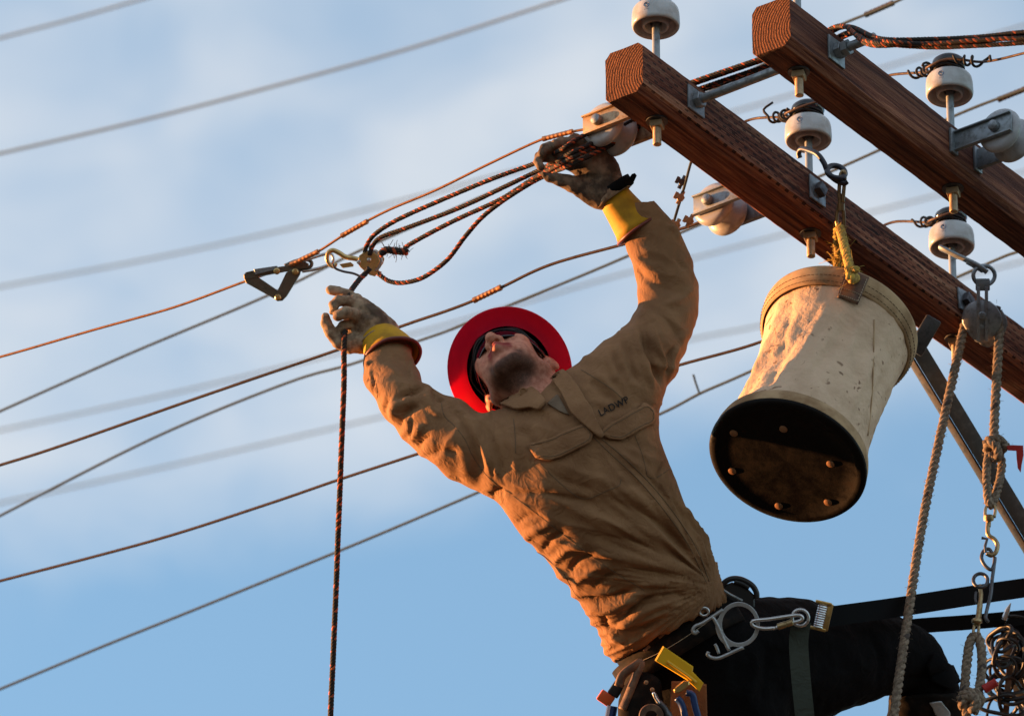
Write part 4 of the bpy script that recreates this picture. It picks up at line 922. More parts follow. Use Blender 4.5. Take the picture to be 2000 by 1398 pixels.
mo = m.t.nodes['Material Output']; m.l(m.b.outputs[0], ms.inputs[1]); m.l(tr.outputs[0], ms.inputs[2]); m.l(ms.outputs[0], mo.inputs['Surface'])
Mat('black_plastic', (0.008, 0.008, 0.010), 0.45); Mat('lens', (0.004, 0.006, 0.012), 0.06, spec=0.8); Mat('webbing', (0.005, 0.005, 0.006), 0.9, spec=0.08)
m = Mat('glove_leather', (0.36, 0.27, 0.19), 0.85, spec=0.2); n = m.noise(26, detail=6, rough=0.65); c = m.mix(m.rng(n, 0.40, 0.62), (0.38, 0.265, 0.175), (0.18, 0.11, 0.07)); n2 = m.noise(13, m.map(loc=(4, 2, 7)), 4); c = m.mix(m.rng(n2, 0.52, 0.66, 0, 0.85), c, (0.055, 0.038, 0.028)); m.color(c); m.bump(m.noise(55, detail=5), 0.5, 0.004); m.bump(m.vor(420), 0.2, 0.001)
m = Mat('glove_dirty', (0.16, 0.11, 0.075), 0.85, spec=0.2); n = m.noise(20, detail=6, rough=0.65); m.color(m.mix(m.rng(n, 0.38, 0.62), (0.21, 0.145, 0.10), (0.06, 0.042, 0.032))); m.bump(m.noise(55, detail=5), 0.5, 0.004)
m = Mat('rubber_yellow', (0.62, 0.33, 0.012), 0.7, spec=0.25); n = m.noise(20, detail=5); m.color(m.mix(m.rng(n, 0.42, 0.7, 0, 0.7), (0.52, 0.275, 0.012), (0.24, 0.115, 0.010)))
Mat('rubber_rim', (0.14, 0.022, 0.014), 0.5)
m = Mat('skin', (0.5, 0.25, 0.17), 0.6, spec=0.2); at = m.n('ShaderNodeAttribute', attribute_name='tint'); sr = m.n('ShaderNodeSeparateColor'); m.l(at.outputs['Color'], sr.inputs[0])
n = m.noise(90, detail=5); c = m.mix(m.rng(n, 0.35, 0.68), (0.58, 0.26, 0.175), (0.42, 0.155, 0.10)); c = m.mix(sr.outputs[0], c, (0.26, 0.04, 0.036))
sp2 = m.noise(620, detail=2, rough=0.7); bfac = m.math('MULTIPLY', sr.outputs[1], m.rng(sp2, 0.25, 0.62, 0.70, 1.0), True); c = m.mix(bfac, c, (0.024, 0.012, 0.008)); m.color(c); m.bump(m.noise(380, detail=3), 0.25, 0.001)
m.b.inputs['Subsurface Weight'].default_value = 0.0; m.b.inputs['Subsurface Radius'].default_value = (0.01, 0.004, 0.002)

# ------------------------------------------------------------------ the lineman
person = thing('person', 'lineman in tan work shirt and red hard hat leaning back, gloved hands on ropes', 'person', P(1850, 1990, 0.75))
HD0 = 0.115
HO = R(1009, 737, HD0)                                      # midpoint between the ears
hs, hc = 0.28, 0.96; e_ = nrm(np.array([-0.545, 0.84]))
Hf = np.array([e_[0]*hc, e_[1]*hc, hs]); Hu = np.array([e_[0]*hs, e_[1]*hs, -hc]); Hr = np.cross(Hf, Hu)      # his right
HM = np.stack([Hr, Hf, Hu], 1)
def head2rig(v): return np.asarray(v)@HM.T+HO
def rig2head(v): return (np.asarray(v)-HO)@HM
def HW(x, y, z): return rig2world(head2rig(np.array([x, y, z])))
HFR = Frame(rig2world(HO), RIG@Hr, RIG@Hf, RIG@Hu)

# --- shirt
torso = [SEC((1195, 1300), (1412, 1166), 0.14, 0.108), SEC((1166, 1236), (1405, 1122), 0.11, 0.112), SEC((1134, 1178), (1384, 1064), 0.08, 0.115), SEC((1088, 1117), (1345, 1004), 0.05, 0.120), SEC((1036, 1050), (1312, 918), 0.02, 0.122), SEC((985, 996), (1284, 848), 0.01, 0.122), SEC((962, 930), (1262, 790), 0.02, 0.115), SEC((985, 880), (1215, 752), 0.04, 0.085), SEC((1015, 838), (1165, 752), 0.06, 0.06)]
arm_r = [SEC((1010, 965), (1035, 815), 0.020, 0.088), SEC((962, 962), (985, 812), 0.020, 0.084), SEC((903, 944), (932, 801), 0.030, 0.078), SEC((845, 902), (892, 780), 0.050, 0.068), SEC((797, 860), (852, 757), 0.065, 0.060), SEC((756, 820), (830, 752), 0.080, 0.055), SEC((728, 776), (824, 745), 0.105, 0.052), SEC((712, 738), (814, 726), 0.140, 0.048), SEC((712, 702), (806, 700), 0.170, 0.045), SEC((716, 675), (796, 672), 0.200, 0.042)]
arm_l = [SEC((1100, 760), (1262, 830), 0.03, 0.085), SEC((1124, 722), (1288, 795), 0.04, 0.085), SEC((1160, 692), (1303, 760), 0.06, 0.080), SEC((1212, 652), (1328, 714), 0.09, 0.070), SEC((1238, 608), (1352, 645), 0.13, 0.063), SEC((1245, 577), (1364, 584), 0.16, 0.060), SEC((1242, 542), (1354, 528), 0.175, 0.057), SEC((1230, 503), (1340, 484), 0.185, 0.055), SEC((1223, 472), (1318, 444), 0.19, 0.050), SEC((1212, 440), (1288, 410), 0.195, 0.044)]
fs = Field(R(690, 1330, 0.45)-np.array([0, 0, 0.05]), R(1430, 390, -0.20)+np.array([0, 0, 0]), 0.0072)
fs.limb(torso, 0.0); fs.limb(arm_r, 0.035); fs.limb(arm_l, 0.035)
def clip(F, o, nv):                                  # keep the side nv points to
    X = np.stack(np.meshgrid(*F.ax, indexing='ij'), -1); F.d = np.maximum(F.d, -((X-o)@nv)).astype(np.float32)
WAX = nrm(np.array([-0.46, 0.89, -0.10])); WC = R(1305, 1228, 0.14)
clip(fs, WC-WAX*0.012, WAX)
sv, sf = fs.mesh(); sv = smooth_mesh(sv, sf, 3); sv, sf = subdiv(sv, sf); sv = smooth_mesh(sv, sf, 2); sv = rig2world(sv)
mm = 0.001
STROKES = [
 # folds gathering at the buckle
 ([(1386, 1146), (1330, 1134), (1275, 1138), (1232, 1152)], 9*mm, 5*mm), ([(1388, 1140), (1330, 1112), (1255, 1092), (1185, 1078), (1130, 1052)], 13*mm, 5*mm),
 ([(1388, 1132), (1340, 1085), (1265, 1040), (1190, 1020), (1120, 998)], 14*mm, 5*mm), ([(1390, 1124), (1355, 1062), (1300, 1005), (1240, 965), (1180, 945)], 14*mm, 5*mm),
 ([(1384, 1143), (1330, 1124), (1265, 1113), (1205, 1108)], 9*mm, -6*mm), ([(1384, 1136), (1335, 1100), (1265, 1065), (1195, 1047), (1150, 1030)], 10*mm, -6*mm), ([(1386, 1126), (1345, 1075), (1290, 1025), (1220, 985), (1165, 968)], 10*mm, -6*mm),
 ([(1392, 1118), (1362, 1045), (1312, 978), (1255, 918), (1205, 880), (1178, 860)], 8*mm, 5*mm), ([(1394, 1128), (1372, 1060), (1330, 1000), (1275, 940), (1235, 900)], 7*mm, -6*mm), ([(1396, 1110), (1380, 1060), (1352, 1018), (1320, 975)], 9*mm, 5*mm),
 # waist
 ([(1345, 1178), (1300, 1180), (1250, 1198), (1215, 1222), (1190, 1240)], 9*mm, 8*mm), ([(1285, 1158), (1245, 1182), (1220, 1206), (1210, 1216)], 9*mm, -11*mm), ([(1260, 1150), (1225, 1172), (1180, 1190), (1140, 1184)], 9*mm, 8*mm),
 ([(1130, 1166), (1180, 1170), (1225, 1158), (1240, 1146)], 8*mm, -10*mm), ([(1175, 1222), (1200, 1228), (1250, 1224), (1290, 1205)], 7*mm, -9*mm), ([(1190, 1236), (1210, 1250), (1226, 1252)], 9*mm, 7*mm), ([(1168, 1196), (1182, 1210), (1180, 1225)], 9*mm, -8*mm),
 ([(1330, 1190), (1290, 1200), (1250, 1216)], 6*mm, 5*mm), ([(1340, 1163), (1310, 1160), (1280, 1168)], 7*mm, -7*mm),
 # folds across the flank
 ([(1060, 1000), (1030, 1008), (1006, 1024)], 8*mm, -4*mm), ([(1085, 1018), (1052, 1032), (1030, 1048), (1040, 1056)], 9*mm, 5*mm), ([(1110, 1035), (1080, 1052), (1058, 1078)], 8*mm, -6*mm), ([(1150, 1062), (1112, 1072), (1085, 1096), (1092, 1112)], 10*mm, 6*mm),
 ([(1165, 1078), (1130, 1096), (1108, 1120)], 8*mm, -7*mm), ([(1195, 1098), (1160, 1112), (1128, 1138), (1125, 1158)], 10*mm, 7*mm), ([(1210, 1115), (1180, 1128), (1155, 1150)], 8*mm, -7*mm),
 # right sleeve (picture left)
 ([(834, 752), (812, 762), (790, 772), (772, 790)], 8*mm, -11*mm), ([(768, 842), (766, 815), (776, 790), (800, 770)], 8*mm, 7*mm), ([(752, 815), (752, 795), (762, 775)], 8*mm, -7*mm), ([(848, 756), (852, 770), (866, 786)], 8*mm, -10*mm), ([(830, 762), (836, 785), (852, 805), (872, 815)], 9*mm, 6*mm),
 ([(775, 848), (785, 820), (800, 800), (825, 790)], 9*mm, -8*mm), ([(800, 872), (812, 846), (830, 830)], 8*mm, 6*mm), ([(806, 880), (830, 858), (845, 850)], 7*mm, -6*mm), ([(868, 778), (900, 820), (925, 880), (938, 935)], 9*mm, -6*mm), ([(890, 790), (925, 840), (950, 900), (958, 940)], 10*mm, 6*mm), ([(930, 805), (955, 850), (975, 905), (985, 945)], 8*mm, -6*mm),
 ([(716, 740), (730, 745), (728, 768)], 7*mm, -9*mm), ([(722, 715), (726, 745), (740, 775)], 6*mm, 5*mm), ([(760, 690), (770, 720), (790, 745)], 10*mm, 3*mm), ([(705, 718), (716, 712), (726, 714)], 6*mm, 6*mm), ([(826, 892), (870, 880), (900, 890)], 9*mm, -5*mm),
 ([(955, 800), (985, 830), (1000, 870), (1010, 930)], 9*mm, 4*mm),
 # left sleeve (picture right)
 ([(1240, 628), (1246, 668), (1260, 715), (1278, 768)], 8*mm, 8*mm), ([(1256, 640), (1268, 690), (1285, 735), (1292, 760)], 9*mm, -12*mm), ([(1272, 640), (1284, 680), (1296, 705), (1297, 725)], 7*mm, 9*mm), ([(1210, 668), (1216, 705), (1230, 750)], 7*mm, 5*mm), ([(1222, 658), (1232, 705), (1248, 755)], 7*mm, -7*mm), ([(1198, 675), (1204, 705), (1216, 740)], 6*mm, -5*mm), ([(1182, 682), (1192, 712), (1208, 752)], 7*mm, 4*mm),
 ([(1160, 722), (1178, 742), (1200, 768), (1210, 785)], 8*mm, 6*mm), ([(1150, 738), (1172, 762), (1192, 782)], 8*mm, -6*mm), ([(1252, 590), (1290, 610), (1318, 640), (1330, 680)], 9*mm, -7*mm), ([(1250, 605), (1282, 632), (1302, 665)], 8*mm, 5*mm), ([(1348, 645), (1325, 670), (1312, 710), (1305, 750)], 8*mm, 6*mm), ([(1336, 660), (1310, 690), (1300, 735)], 7*mm, -7*mm),
 ([(1236, 515), (1258, 540), (1290, 560), (1325, 570)], 9*mm, -4*mm), ([(1232, 495), (1260, 515), (1300, 520)], 9*mm, 3*mm), ([(1355, 560), (1330, 585), (1290, 596)], 9*mm, 5*mm), ([(1330, 480), (1322, 505), (1338, 530)], 8*mm, -4*mm), ([(1300, 440), (1318, 452), (1326, 470)], 6*mm, 5*mm),
 # chest
 ([(1145, 790), (1180, 800), (1210, 800), (1240, 790)], 9*mm, -3*mm), ([(1040, 800), (1075, 825), (1100, 860)], 10*mm, -3*mm), ([(1000, 830), (1030, 850), (1050, 890)], 10*mm, -4*mm), ([(1090, 905), (1140, 925), (1200, 945)], 10*mm, 4*mm), ([(1075, 925), (1120, 945), (1170, 960)], 8*mm, -4*mm), ([(1000, 960), (1060, 965), (1120, 975), (1180, 990)], 8*mm, -5*mm), ([(1300, 900), (1285, 935), (1300, 965)], 8*mm, -5*mm), ([(1220, 870), (1260, 890), (1290, 900)], 9*mm, 3*mm), ([(985, 955), (960, 962), (945, 966)], 8*mm, -7*mm)]
sv = fold(sv, sf, STROKES, 1.35)
# drape: creases fan out from the buckle over belly and flank, and ring the sleeves
rv = world2rig(sv); nn = normals(sv, sf); bk0 = R(1400, 1146, 0.0); XF = R(800, 800)[0]; XU = R(965, 800)[0]; XL = R(1215, 700)[0]; YL = R(1200, 790)[1]; off = np.zeros(len(sv))
for i, q in enumerate(rv):
    dx, dy = q[0]-bk0[0], q[1]-bk0[1]; r_ = math.hypot(dx, dy); th_ = math.atan2(dy, -dx)
    ax_ = dx*-0.46+dy*0.89
    w_ = min(1, r_/0.05)*max(0.0, min(1.0, (0.40-ax_)/0.15))*(1 if q[0] < bk0[0]+0.02 else 0)
    if w_ > 0:
        n_ = mnoise.noise(Vector((th_*6.5+r_*1.5, r_*3.2, q[2]*2+4)))+0.5*mnoise.noise(Vector((th_*15, r_*6.5, 8)))
        off[i] += w_*0.014*(0.36-abs(n_)**0.8)
    if w_ < 1:
        if q[0] < XF: al, ac, am_ = q[1]*0.97-q[0]*0.2, q[0], 0.015           # forearm, picture left
        elif q[0] < XU: al, ac, am_ = q[0]*0.93-q[1]*0.36, q[1]*0.93+q[0]*0.36, 0.014
        elif q[0] > XL and q[1] > YL: al, ac, am_ = q[1]*0.95+q[0]*0.25, q[0]*0.95-q[1]*0.25, 0.013
        else: al, ac, am_ = q[0]*0.7+q[1]*0.7, q[1]*0.7-q[0]*0.7, 0.008
        n_ = mnoise.noise(Vector((al*13+ac*5, ac*5-al*3, q[2]*6+2)))+0.5*mnoise.noise(Vector((al*30+ac*10, ac*13, q[2]*15)))
        off[i] += (1-w_)*am_*(0.32-abs(n_))
sv = sv+nn*off[:, None]
sv = wrinkle(sv, sf, [((40, 40, 40), 0.0014, 9)]); sv = smooth_mesh(sv, sf, 1, 0.25)
shirt = mesh_obj('shirt', sv, sf.tolist(), 'shirt_cloth', person, auto=180)
sbvh = BVHTree.FromPolygons([Vector(q) for q in sv], sf.tolist())

def patch(name, poly, mat, parent, off=0.003, thick=0.003, rings=7, bvh=None, step=6, lift=None):
    bvh = bvh or sbvh; pl = [np.array(p, float) for p in poly]; b = resample(np.array(pl+[pl[0]]), step)[:-1]; c = b.mean(0); V = []; F = []; n = len(b)
    last = None
    for r in range(rings, 0, -1):
        for q in b:
            x, y = c+(q-c)*(r/rings); h = cast(x, y, bvh, off); last = h if h is not None else last; V.append(h)
    hc_ = cast(c[0], c[1], bvh, off); V.append(hc_)
    ok = [v for v in V if v is not None]
    for i, v in enumerate(V):
        if v is None: V[i] = ok[0] if i == 0 else V[i-1]
    V = np.array(V)
    for r in range(rings-1):
        for k in range(n): F.append((r*n+k, r*n+(k+1) % n, (r+1)*n+(k+1) % n, (r+1)*n+k))
    for k in range(n): F.append(((rings-1)*n+k, (rings-1)*n+(k+1) % n, len(V)-1))
    if lift is not None: V = lift(V, n)
    o = mesh_obj(name, V, F, mat, parent, auto=180); s_ = o.modifiers.new('solid', 'SOLIDIFY'); s_.thickness = thick; s_.offset = 0; return o
def seam(name, pts, parent, r=0.0009, off=0.0001, mat='seam_brown', bvh=None):
    q = resample(catmull([np.array(p, float) for p in pts], 6), 5); P3 = [cast(x, y, bvh or sbvh, off) for x, y in q]; P3 = [p for p in P3 if p is not None]
    if len(P3) > 2: return MB().tube(P3, r, 5).build(name, mat, parent, auto=180)
fl = patch('pocket_flap', [(1029, 870), (1080, 855), (1138, 830), (1150, 836), (1158, 848), (1153, 864), (1120, 882), (1093, 895), (1074, 900), (1050, 896), (1038, 884)], 'shirt_patch', shirt, 0.006, 0.004)
fr = patch('pocket_flap', [(1168, 848), (1183, 833), (1210, 817), (1238, 801), (1257, 789), (1270, 796), (1277, 808), (1275, 826), (1255, 836), (1238, 846), (1212, 861), (1188, 859)], 'shirt_patch', shirt, 0.006, 0.004)
for pts in ([(1036, 872), (1080, 860), (1136, 836), (1147, 841), (1152, 849), (1148, 860), (1118, 877), (1092, 889), (1075, 893), (1054, 890)], [(1175, 848), (1187, 837), (1211, 822), (1240, 806), (1257, 795), (1267, 801), (1271, 809), (1269, 822), (1252, 831), (1235, 841), (1210, 855), (1190, 853)]): seam('flap_stitching', pts, shirt, 0.0008, 0.0083)
for pts in ([(1054, 905), (1085, 935), (1125, 968), (1150, 973), (1185, 958), (1209, 948), (1213, 935)], [(1264, 929), (1276, 934), (1290, 928), (1312, 912)], [(1240, 850), (1255, 890), (1264, 929)]): seam('pocket_seam', pts, shirt)
for pts in ([(862, 787), (868, 812), (888, 832), (908, 858), (922, 888), (945, 922), (972, 948), (1000, 964)], [(1003, 818), (1006, 850), (1007, 885)], [(1135, 722), (1165, 740), (1195, 760), (1215, 778)]): seam('sleeve_seam', pts, shirt)
for pts in ([(1002, 968), (1042, 998), (1083, 1030), (1157, 1087), (1215, 1126), (1258, 1152)], [(1101, 1120), (1112, 1140), (1124, 1160), (1134, 1168)], [(733, 738), (737, 765), (736, 782)]): seam('side_seam', pts, shirt)
seam('placket_edge', [(1176, 858), (1215, 890), (1262, 936), (1315, 1000), (1360, 1070), (1385, 1135)], shirt, 0.0012)
seam('placket_edge', [(1150, 845), (1195, 888), (1245, 935), (1300, 1000), (1345, 1065), (1380, 1138)], shirt, 0.001)
patch('collar', [(974, 796), (1002, 777), (1024, 766), (1044, 765), (1056, 776), (1070, 790), (1060, 803), (1040, 800), (1015, 806)], 'shirt_patch', shirt, 0.012, 0.006)
patch('collar', [(1076, 735), (1089, 723), (1110, 732), (1132, 760), (1156, 805), (1177, 853), (1172, 860), (1150, 842), (1118, 812), (1098, 772)], 'shirt_patch', shirt, 0.011, 0.006)
patch('undershirt', [(1070, 790), (1090, 772), (1100, 790), (1112, 812), (1095, 806)], 'undershirt', shirt, 0.004, 0.003)
bc = cast(1030, 776, sbvh, 0.017)
if bc is not None: MB().lathe([(0.0095, 0), (0.0095, 0.003), (0.0075, 0.004), (0.006, 0.0025), (0.0003, 0.0025)], frame_z(bc, nrm(CAM-bc)), 18).build('button', 'shirt_patch', shirt)
MB().box(VIEW(1281, 839, 0.0), (0, 0, 0.0), (0.0055, 0.004, 0.003), bev=0.001).build('pocket_tab', 'webbing', shirt)
# chest lettering
cu = bpy.data.curves.new('txt', 'FONT'); cu.body = 'LADWP'; cu.size = 1.0; cu.space_character = 1.08; cu.offset = 0.012; to = bpy.data.objects.new('txt', cu); COL.objects.link(to)
dg = bpy.context.evaluated_depsgraph_get(); me = to.evaluated_get(dg).to_mesh(); bm = bmesh.new(); bm.from_mesh(me)
bmesh.ops.subdivide_edges(bm, edges=bm.edges[:], cuts=1); bmesh.ops.triangulate(bm, faces=bm.faces[:])
tv = np.array([v.co for v in bm.verts]); tf = [[v.index for v in q.verts] for q in bm.faces]; bm.free(); COL.objects.unlink(to); bpy.data.objects.remove(to); bpy.data.curves.remove(cu)
wx = tv[:, 0].max(); sc_ = 64/wx; th = math.radians(27)
V = []
for q in tv:
    lx, ly = q[0]*sc_, q[1]*19.0; bow = -6*(1-((lx-32)/32)**2)*-0.0
    x = 1172+lx*math.cos(th)-ly*math.sin(th); y = 814-lx*math.sin(th)-ly*math.cos(th)
    h = cast(x, y, sbvh, 0.0025); V.append(h if h is not None else V[-1])
mesh_obj('lettering', V, tf, 'lettering_black', shirt, smooth=False)

# --- trousers
leg_l = [SEC((1395, 1160), (1330, 1390), 0.20, 0.105), SEC((1480, 1165), (1430, 1420), 0.24, 0.110), SEC((1560, 1168), (1540, 1415), 0.32, 0.105), SEC((1640, 1186), (1640, 1388), 0.40, 0.095), SEC((1720, 1198), (1725, 1358), 0.48, 0.082), SEC((1790, 1228), (1775, 1352), 0.53, 0.072), SEC((1850, 1296), (1760, 1362), 0.55, 0.068), SEC((1878, 1345), (1735, 1392), 0.56, 0.066), SEC((1882, 1450), (1735, 1450), 0.60, 0.064), SEC((1880, 1600), (1765, 1600), 0.68, 0.055), SEC((1900, 1740), (1810, 1750), 0.78, 0.045)]
leg_r = [SEC((1215, 1285), (1400, 1160), 0.16, 0.105), SEC((1250, 1340), (1480, 1250), 0.18, 0.115), SEC((1300, 1440), (1530, 1380), 0.19, 0.105), SEC((1370, 1600), (1560, 1540), 0.20, 0.085), SEC((1460, 1740), (1620, 1640), 0.24, 0.07), SEC((1560, 1830), (1690, 1720), 0.36, 0.062), SEC((1680, 1900), (1760, 1800), 0.52, 0.052), SEC((1800, 1960), (1860, 1890), 0.68, 0.045)]
ft = Field(R(1190, 2010, 0.9)-np.array([0, 0, 0.06]), R(1960, 1130, -0.02), 0.011); ft.limb(leg_l, 0.0); ft.limb(leg_r, 0.03)
clip(ft, WC+WAX*0.004, -WAX)
tv, tf = ft.mesh(); tv = smooth_mesh(tv, tf, 3); tv, tf = subdiv(tv, tf); tv = smooth_mesh(tv, tf, 2); tv = rig2world(tv)
tv = fold(tv, tf, [([(1590, 1170), (1620, 1200), (1630, 1250)], 12*mm, -9*mm), ([(1640, 1180), (1680, 1165), (1700, 1175)], 12*mm, 10*mm), ([(1480, 1260), (1470, 1320), (1450, 1390)], 12*mm, 6*mm), ([(1500, 1250), (1495, 1320), (1480, 1390)], 12*mm, -6*mm), ([(1700, 1230), (1720, 1290), (1710, 1340)], 12*mm, -7*mm), ([(1780, 1240), (1760, 1300), (1740, 1340)], 11*mm, 7*mm), ([(1850, 1305), (1810, 1320), (1760, 1330)], 10*mm, -7*mm)])
tv = wrinkle(tv, tf, [((16, 16, 16), 0.006, 13), ((45, 45, 45), 0.0025, 1)])
trousers = mesh_obj('trousers', tv, tf.tolist(), 'trouser_cloth', person, auto=180)
tbvh = BVHTree.FromPolygons([Vector(q) for q in tv], tf.tolist())
# boots on the pole
for cx_, cy_, dd_ in ((1905, 1790, 0.86), (1862, 1960, 0.74)):
    fb = Field(R(cx_-120, cy_+140, dd_+0.2), R(cx_+260, cy_-140, dd_-0.2), 0.009)
    fb.limb([(R(cx_-25, cy_-70, dd_), np.array([1.0, 0, 0]), 0.058, 0.056), (R(cx_, cy_, dd_+0.02), np.array([1.0, 0, 0]), 0.055, 0.055), (R(cx_+20, cy_+40, dd_+0.04), np.array([0.6, 0.6, 0]), 0.05, 0.05), (R(cx_+90, cy_+62, dd_+0.09), np.array([0.2, 1.0, 0]), 0.042, 0.046), (R(cx_+165, cy_+66, dd_+0.13), np.array([0.0, 1.0, 0]), 0.032, 0.042)], 0)
    q, f = fb.mesh(); q = smooth_mesh(q, f, 2); mesh_obj('boot', rig2world(q), f.tolist(), 'leather_brown', person, auto=180)

# --- body: one continuous figure; only head and neck show
fb = Field(HO-np.array([0.21, 0.24, 0.14]), HO+np.array([0.19, 0.16, 0.20]), 0.0035)
def he(c, r, k=0.012, rot=None, sub=False): fb.ell(head2rig(np.array(c)), r, k, HM if rot is None else HM@rot, sub)
def hcn(p0, p1, r0, r1, k=0.006, sub=False): fb.cone(head2rig(np.array(p0)), head2rig(np.array(p1)), r0, r1, k, sub)
he((0, -0.012, 0.055), (0.074, 0.095, 0.09)); he((0, 0.030, -0.005), (0.066, 0.066, 0.075), 0.02)
he((0, 0.022, -0.058), (0.057, 0.062, 0.042), 0.022)
for s in (-1, 1):
    hcn((s*0.058, 0.0, -0.055), (s*0.022, 0.060, -0.094), 0.016, 0.015, 0.02)       # jaw line
    he((s*0.043, 0.062, -0.012), (0.024, 0.026, 0.026), 0.015)                      # cheek bones
    he((s*0.040, 0.052, -0.050), (0.020, 0.026, 0.030), 0.016)
hcn((-0.013, 0.066, -0.096), (0.013, 0.066, -0.096), 0.018, 0.018, 0.012)           # chin
he((0, 0.082, -0.058), (0.030, 0.018, 0.026), 0.012)                                # muzzle
hcn((0, 0.088, 0.030), (0, 0.113, -0.018), 0.008, 0.013, 0.008)                    # nose
for s in (-1, 1):
    he((s*0.0135, 0.099, -0.024), (0.0095, 0.0125, 0.0095), 0.004)
hcn((-0.028, 0.084, -0.0625), (0, 0.1030, -0.0560), 0.0055, 0.0080, 0.004); hcn((0.028, 0.084, -0.0625), (0, 0.1030, -0.0560), 0.0055, 0.0080, 0.004)
hcn((-0.026, 0.083, -0.068), (0, 0.1025, -0.0720), 0.0060, 0.0092, 0.004); hcn((0.026, 0.083, -0.068), (0, 0.1025, -0.0720), 0.0060, 0.0092, 0.004)
for s in (-1, 1):
    hcn((s*0.0075, 0.1035, -0.040), (s*0.0068, 0.1010, -0.026), 0.0052, 0.0040, 0.002, True)
    hcn((0, 0.1095, -0.0640), (s*0.026, 0.090, -0.0650), 0.0032, 0.0026, 0.002, True)
    rz = Matrix.Rotation(s*0.42, 3, 'Z'); rz = np.array(rz)
    he((s*0.082, -0.012, 0.0), (0.0075, 0.021, 0.033), 0.006, rz); he((s*0.0865, -0.006, 0.002), (0.006, 0.011, 0.019), 0.004, rz, True); he((s*0.076, -0.002, -0.024), (0.008, 0.010, 0.012), 0.006)
NB = R(1075, 812, 0.035)
fb.cone(head2rig(np.array((0, -0.022, -0.040))), NB, 0.056, 0.060, 0.03); fb.cone(head2rig(np.array((0, -0.035, 0.0))), R(1092, 800, 0.09), 0.055, 0.06, 0.03)
fb.cone(head2rig(np.array((0, 0.022, -0.085))), R(1052, 800, -0.005), 0.016, 0.018, 0.022)       # windpipe
fb.cone(NB, R(1110, 850, 0.05), 0.06, 0.09, 0.03)
q, f = fb.mesh(); q = smooth_mesh(q, f, 1, 0.4)
body = mesh_obj('body', rig2world(q), f.tolist(), 'skin', person, auto=180)
hl = rig2head(q); x, y, z = hl.T
sst = lambda a, b, t: (lambda u: u*u*(3-2*u))(np.clip((t-a)/(b-a), 0, 1))
lip = 1.0*np.exp(-((z+0.0650)/0.0135)**4)*sst(0.081, 0.088, y)*(1-sst(0.026, 0.033, abs(x)))
wob = np.array([mnoise.noise(Vector((a*45, b*45, c*45))) for a, b, c in hl])
brd = (1-sst(-0.088, -0.066, z+0.012*wob))*sst(-0.012, 0.024, y+0.014*wob)*(1-sst(0.112, 0.135, -z))*(1-0.8*sst(0.030, 0.058, abs(x)+0.01*wob))         # beard on chin and jaw
side = (1-sst(-0.055, -0.030, z+0.012*wob))*(1-sst(0.045, 0.072, y))*sst(-0.02, 0.0, y)*0.30
mous = np.exp(-((z+0.048)/0.007)**2)*sst(0.075, 0.09, y)*(1-sst(0.022, 0.032, abs(x)))*0.45
under = (1-sst(-0.10, -0.07, z))*sst(0.0, 0.03, y+0.012*wob)*(1-sst(0.10, 0.125, -z))
br_ = np.clip(np.maximum.reduce([brd, side, mous, under]), 0, 1)*(1-lip)
soul = np.exp(-((z+0.088)/0.012)**4)*np.exp(-((x)/0.034)**4)*sst(0.070, 0.083, y); br_ *= (1-0.9*soul)
ca = body.data.color_attributes.new('tint', 'FLOAT_COLOR', 'POINT'); ca.data.foreach_set('color', np.stack([lip, br_*0.96, z*0, z*0+1], 1).astype(np.float32).ravel())

# --- hair edge, hard hat and glasses
HT = Frame(HFR.p(0.004, 0.012, 0.045), HFR.ex, HFR.ey*0.995+HFR.ez*0.05); HT = Frame(HT.o, HFR.ex, nrm(HFR.ey*0.995+HFR.ez*0.05), nrm(HFR.ez-HFR.ey*0.05))
sx_, sy_ = 0.955, 1.03
shell = [(0.096, -0.004), (0.104, -0.003), (0.118, -0.0065), (0.131, -0.011), (0.1385, -0.015), (0.1405, -0.0155), (0.1412, -0.0135), (0.139, -0.0105), (0.130, -0.006), (0.117, -0.001), (0.106, 0.006), (0.103, 0.03), (0.099, 0.06), (0.088, 0.09), (0.066, 0.113), (0.035, 0.124), (0.0003, 0.127)]
hat = MB().lathe(shell, HT, 72, sx=sx_, sy=sy_).build('hard_hat', 'hat_red', person, auto=180)
MB().lathe([(0.096, -0.004), (0.097, 0.03), (0.093, 0.06), (0.082, 0.086), (0.06, 0.107), (0.0003, 0.12)], HT, 60, sx=sx_, sy=sy_).build('shell_lining', 'black_plastic', hat, auto=180)
mb = MB(); vv = []; ff = []; N_ = 72
for j in range(4):
    for k in range(N_):
        a = 2*math.pi*k/N_; rr = 0.0865+0.0035*math.sin(a*6)+0.004*(math.sin(a) > 0.2)*math.sin(a); h = (-0.018, -0.006, 0.012, 0.03)[j]-0.006*max(0, math.sin(a))+0.003*math.sin(a*6)
        vv.append((rr*math.cos(a)*0.94, rr*math.sin(a)*1.05, h))
for j in range(3):
    for k in range(N_): ff.append((j*N_+k, j*N_+(k+1) % N_, (j+1)*N_+(k+1) % N_, (j+1)*N_+k))
hb = mesh_obj('headband', HT(np.array(vv)), ff, 'black_plastic', hat, auto=180); s_ = hb.modifiers.new('solid', 'SOLIDIFY'); s_.thickness = 0.004; s_.offset = 0
mb = MB(); rnd = np.random.RandomState(2)
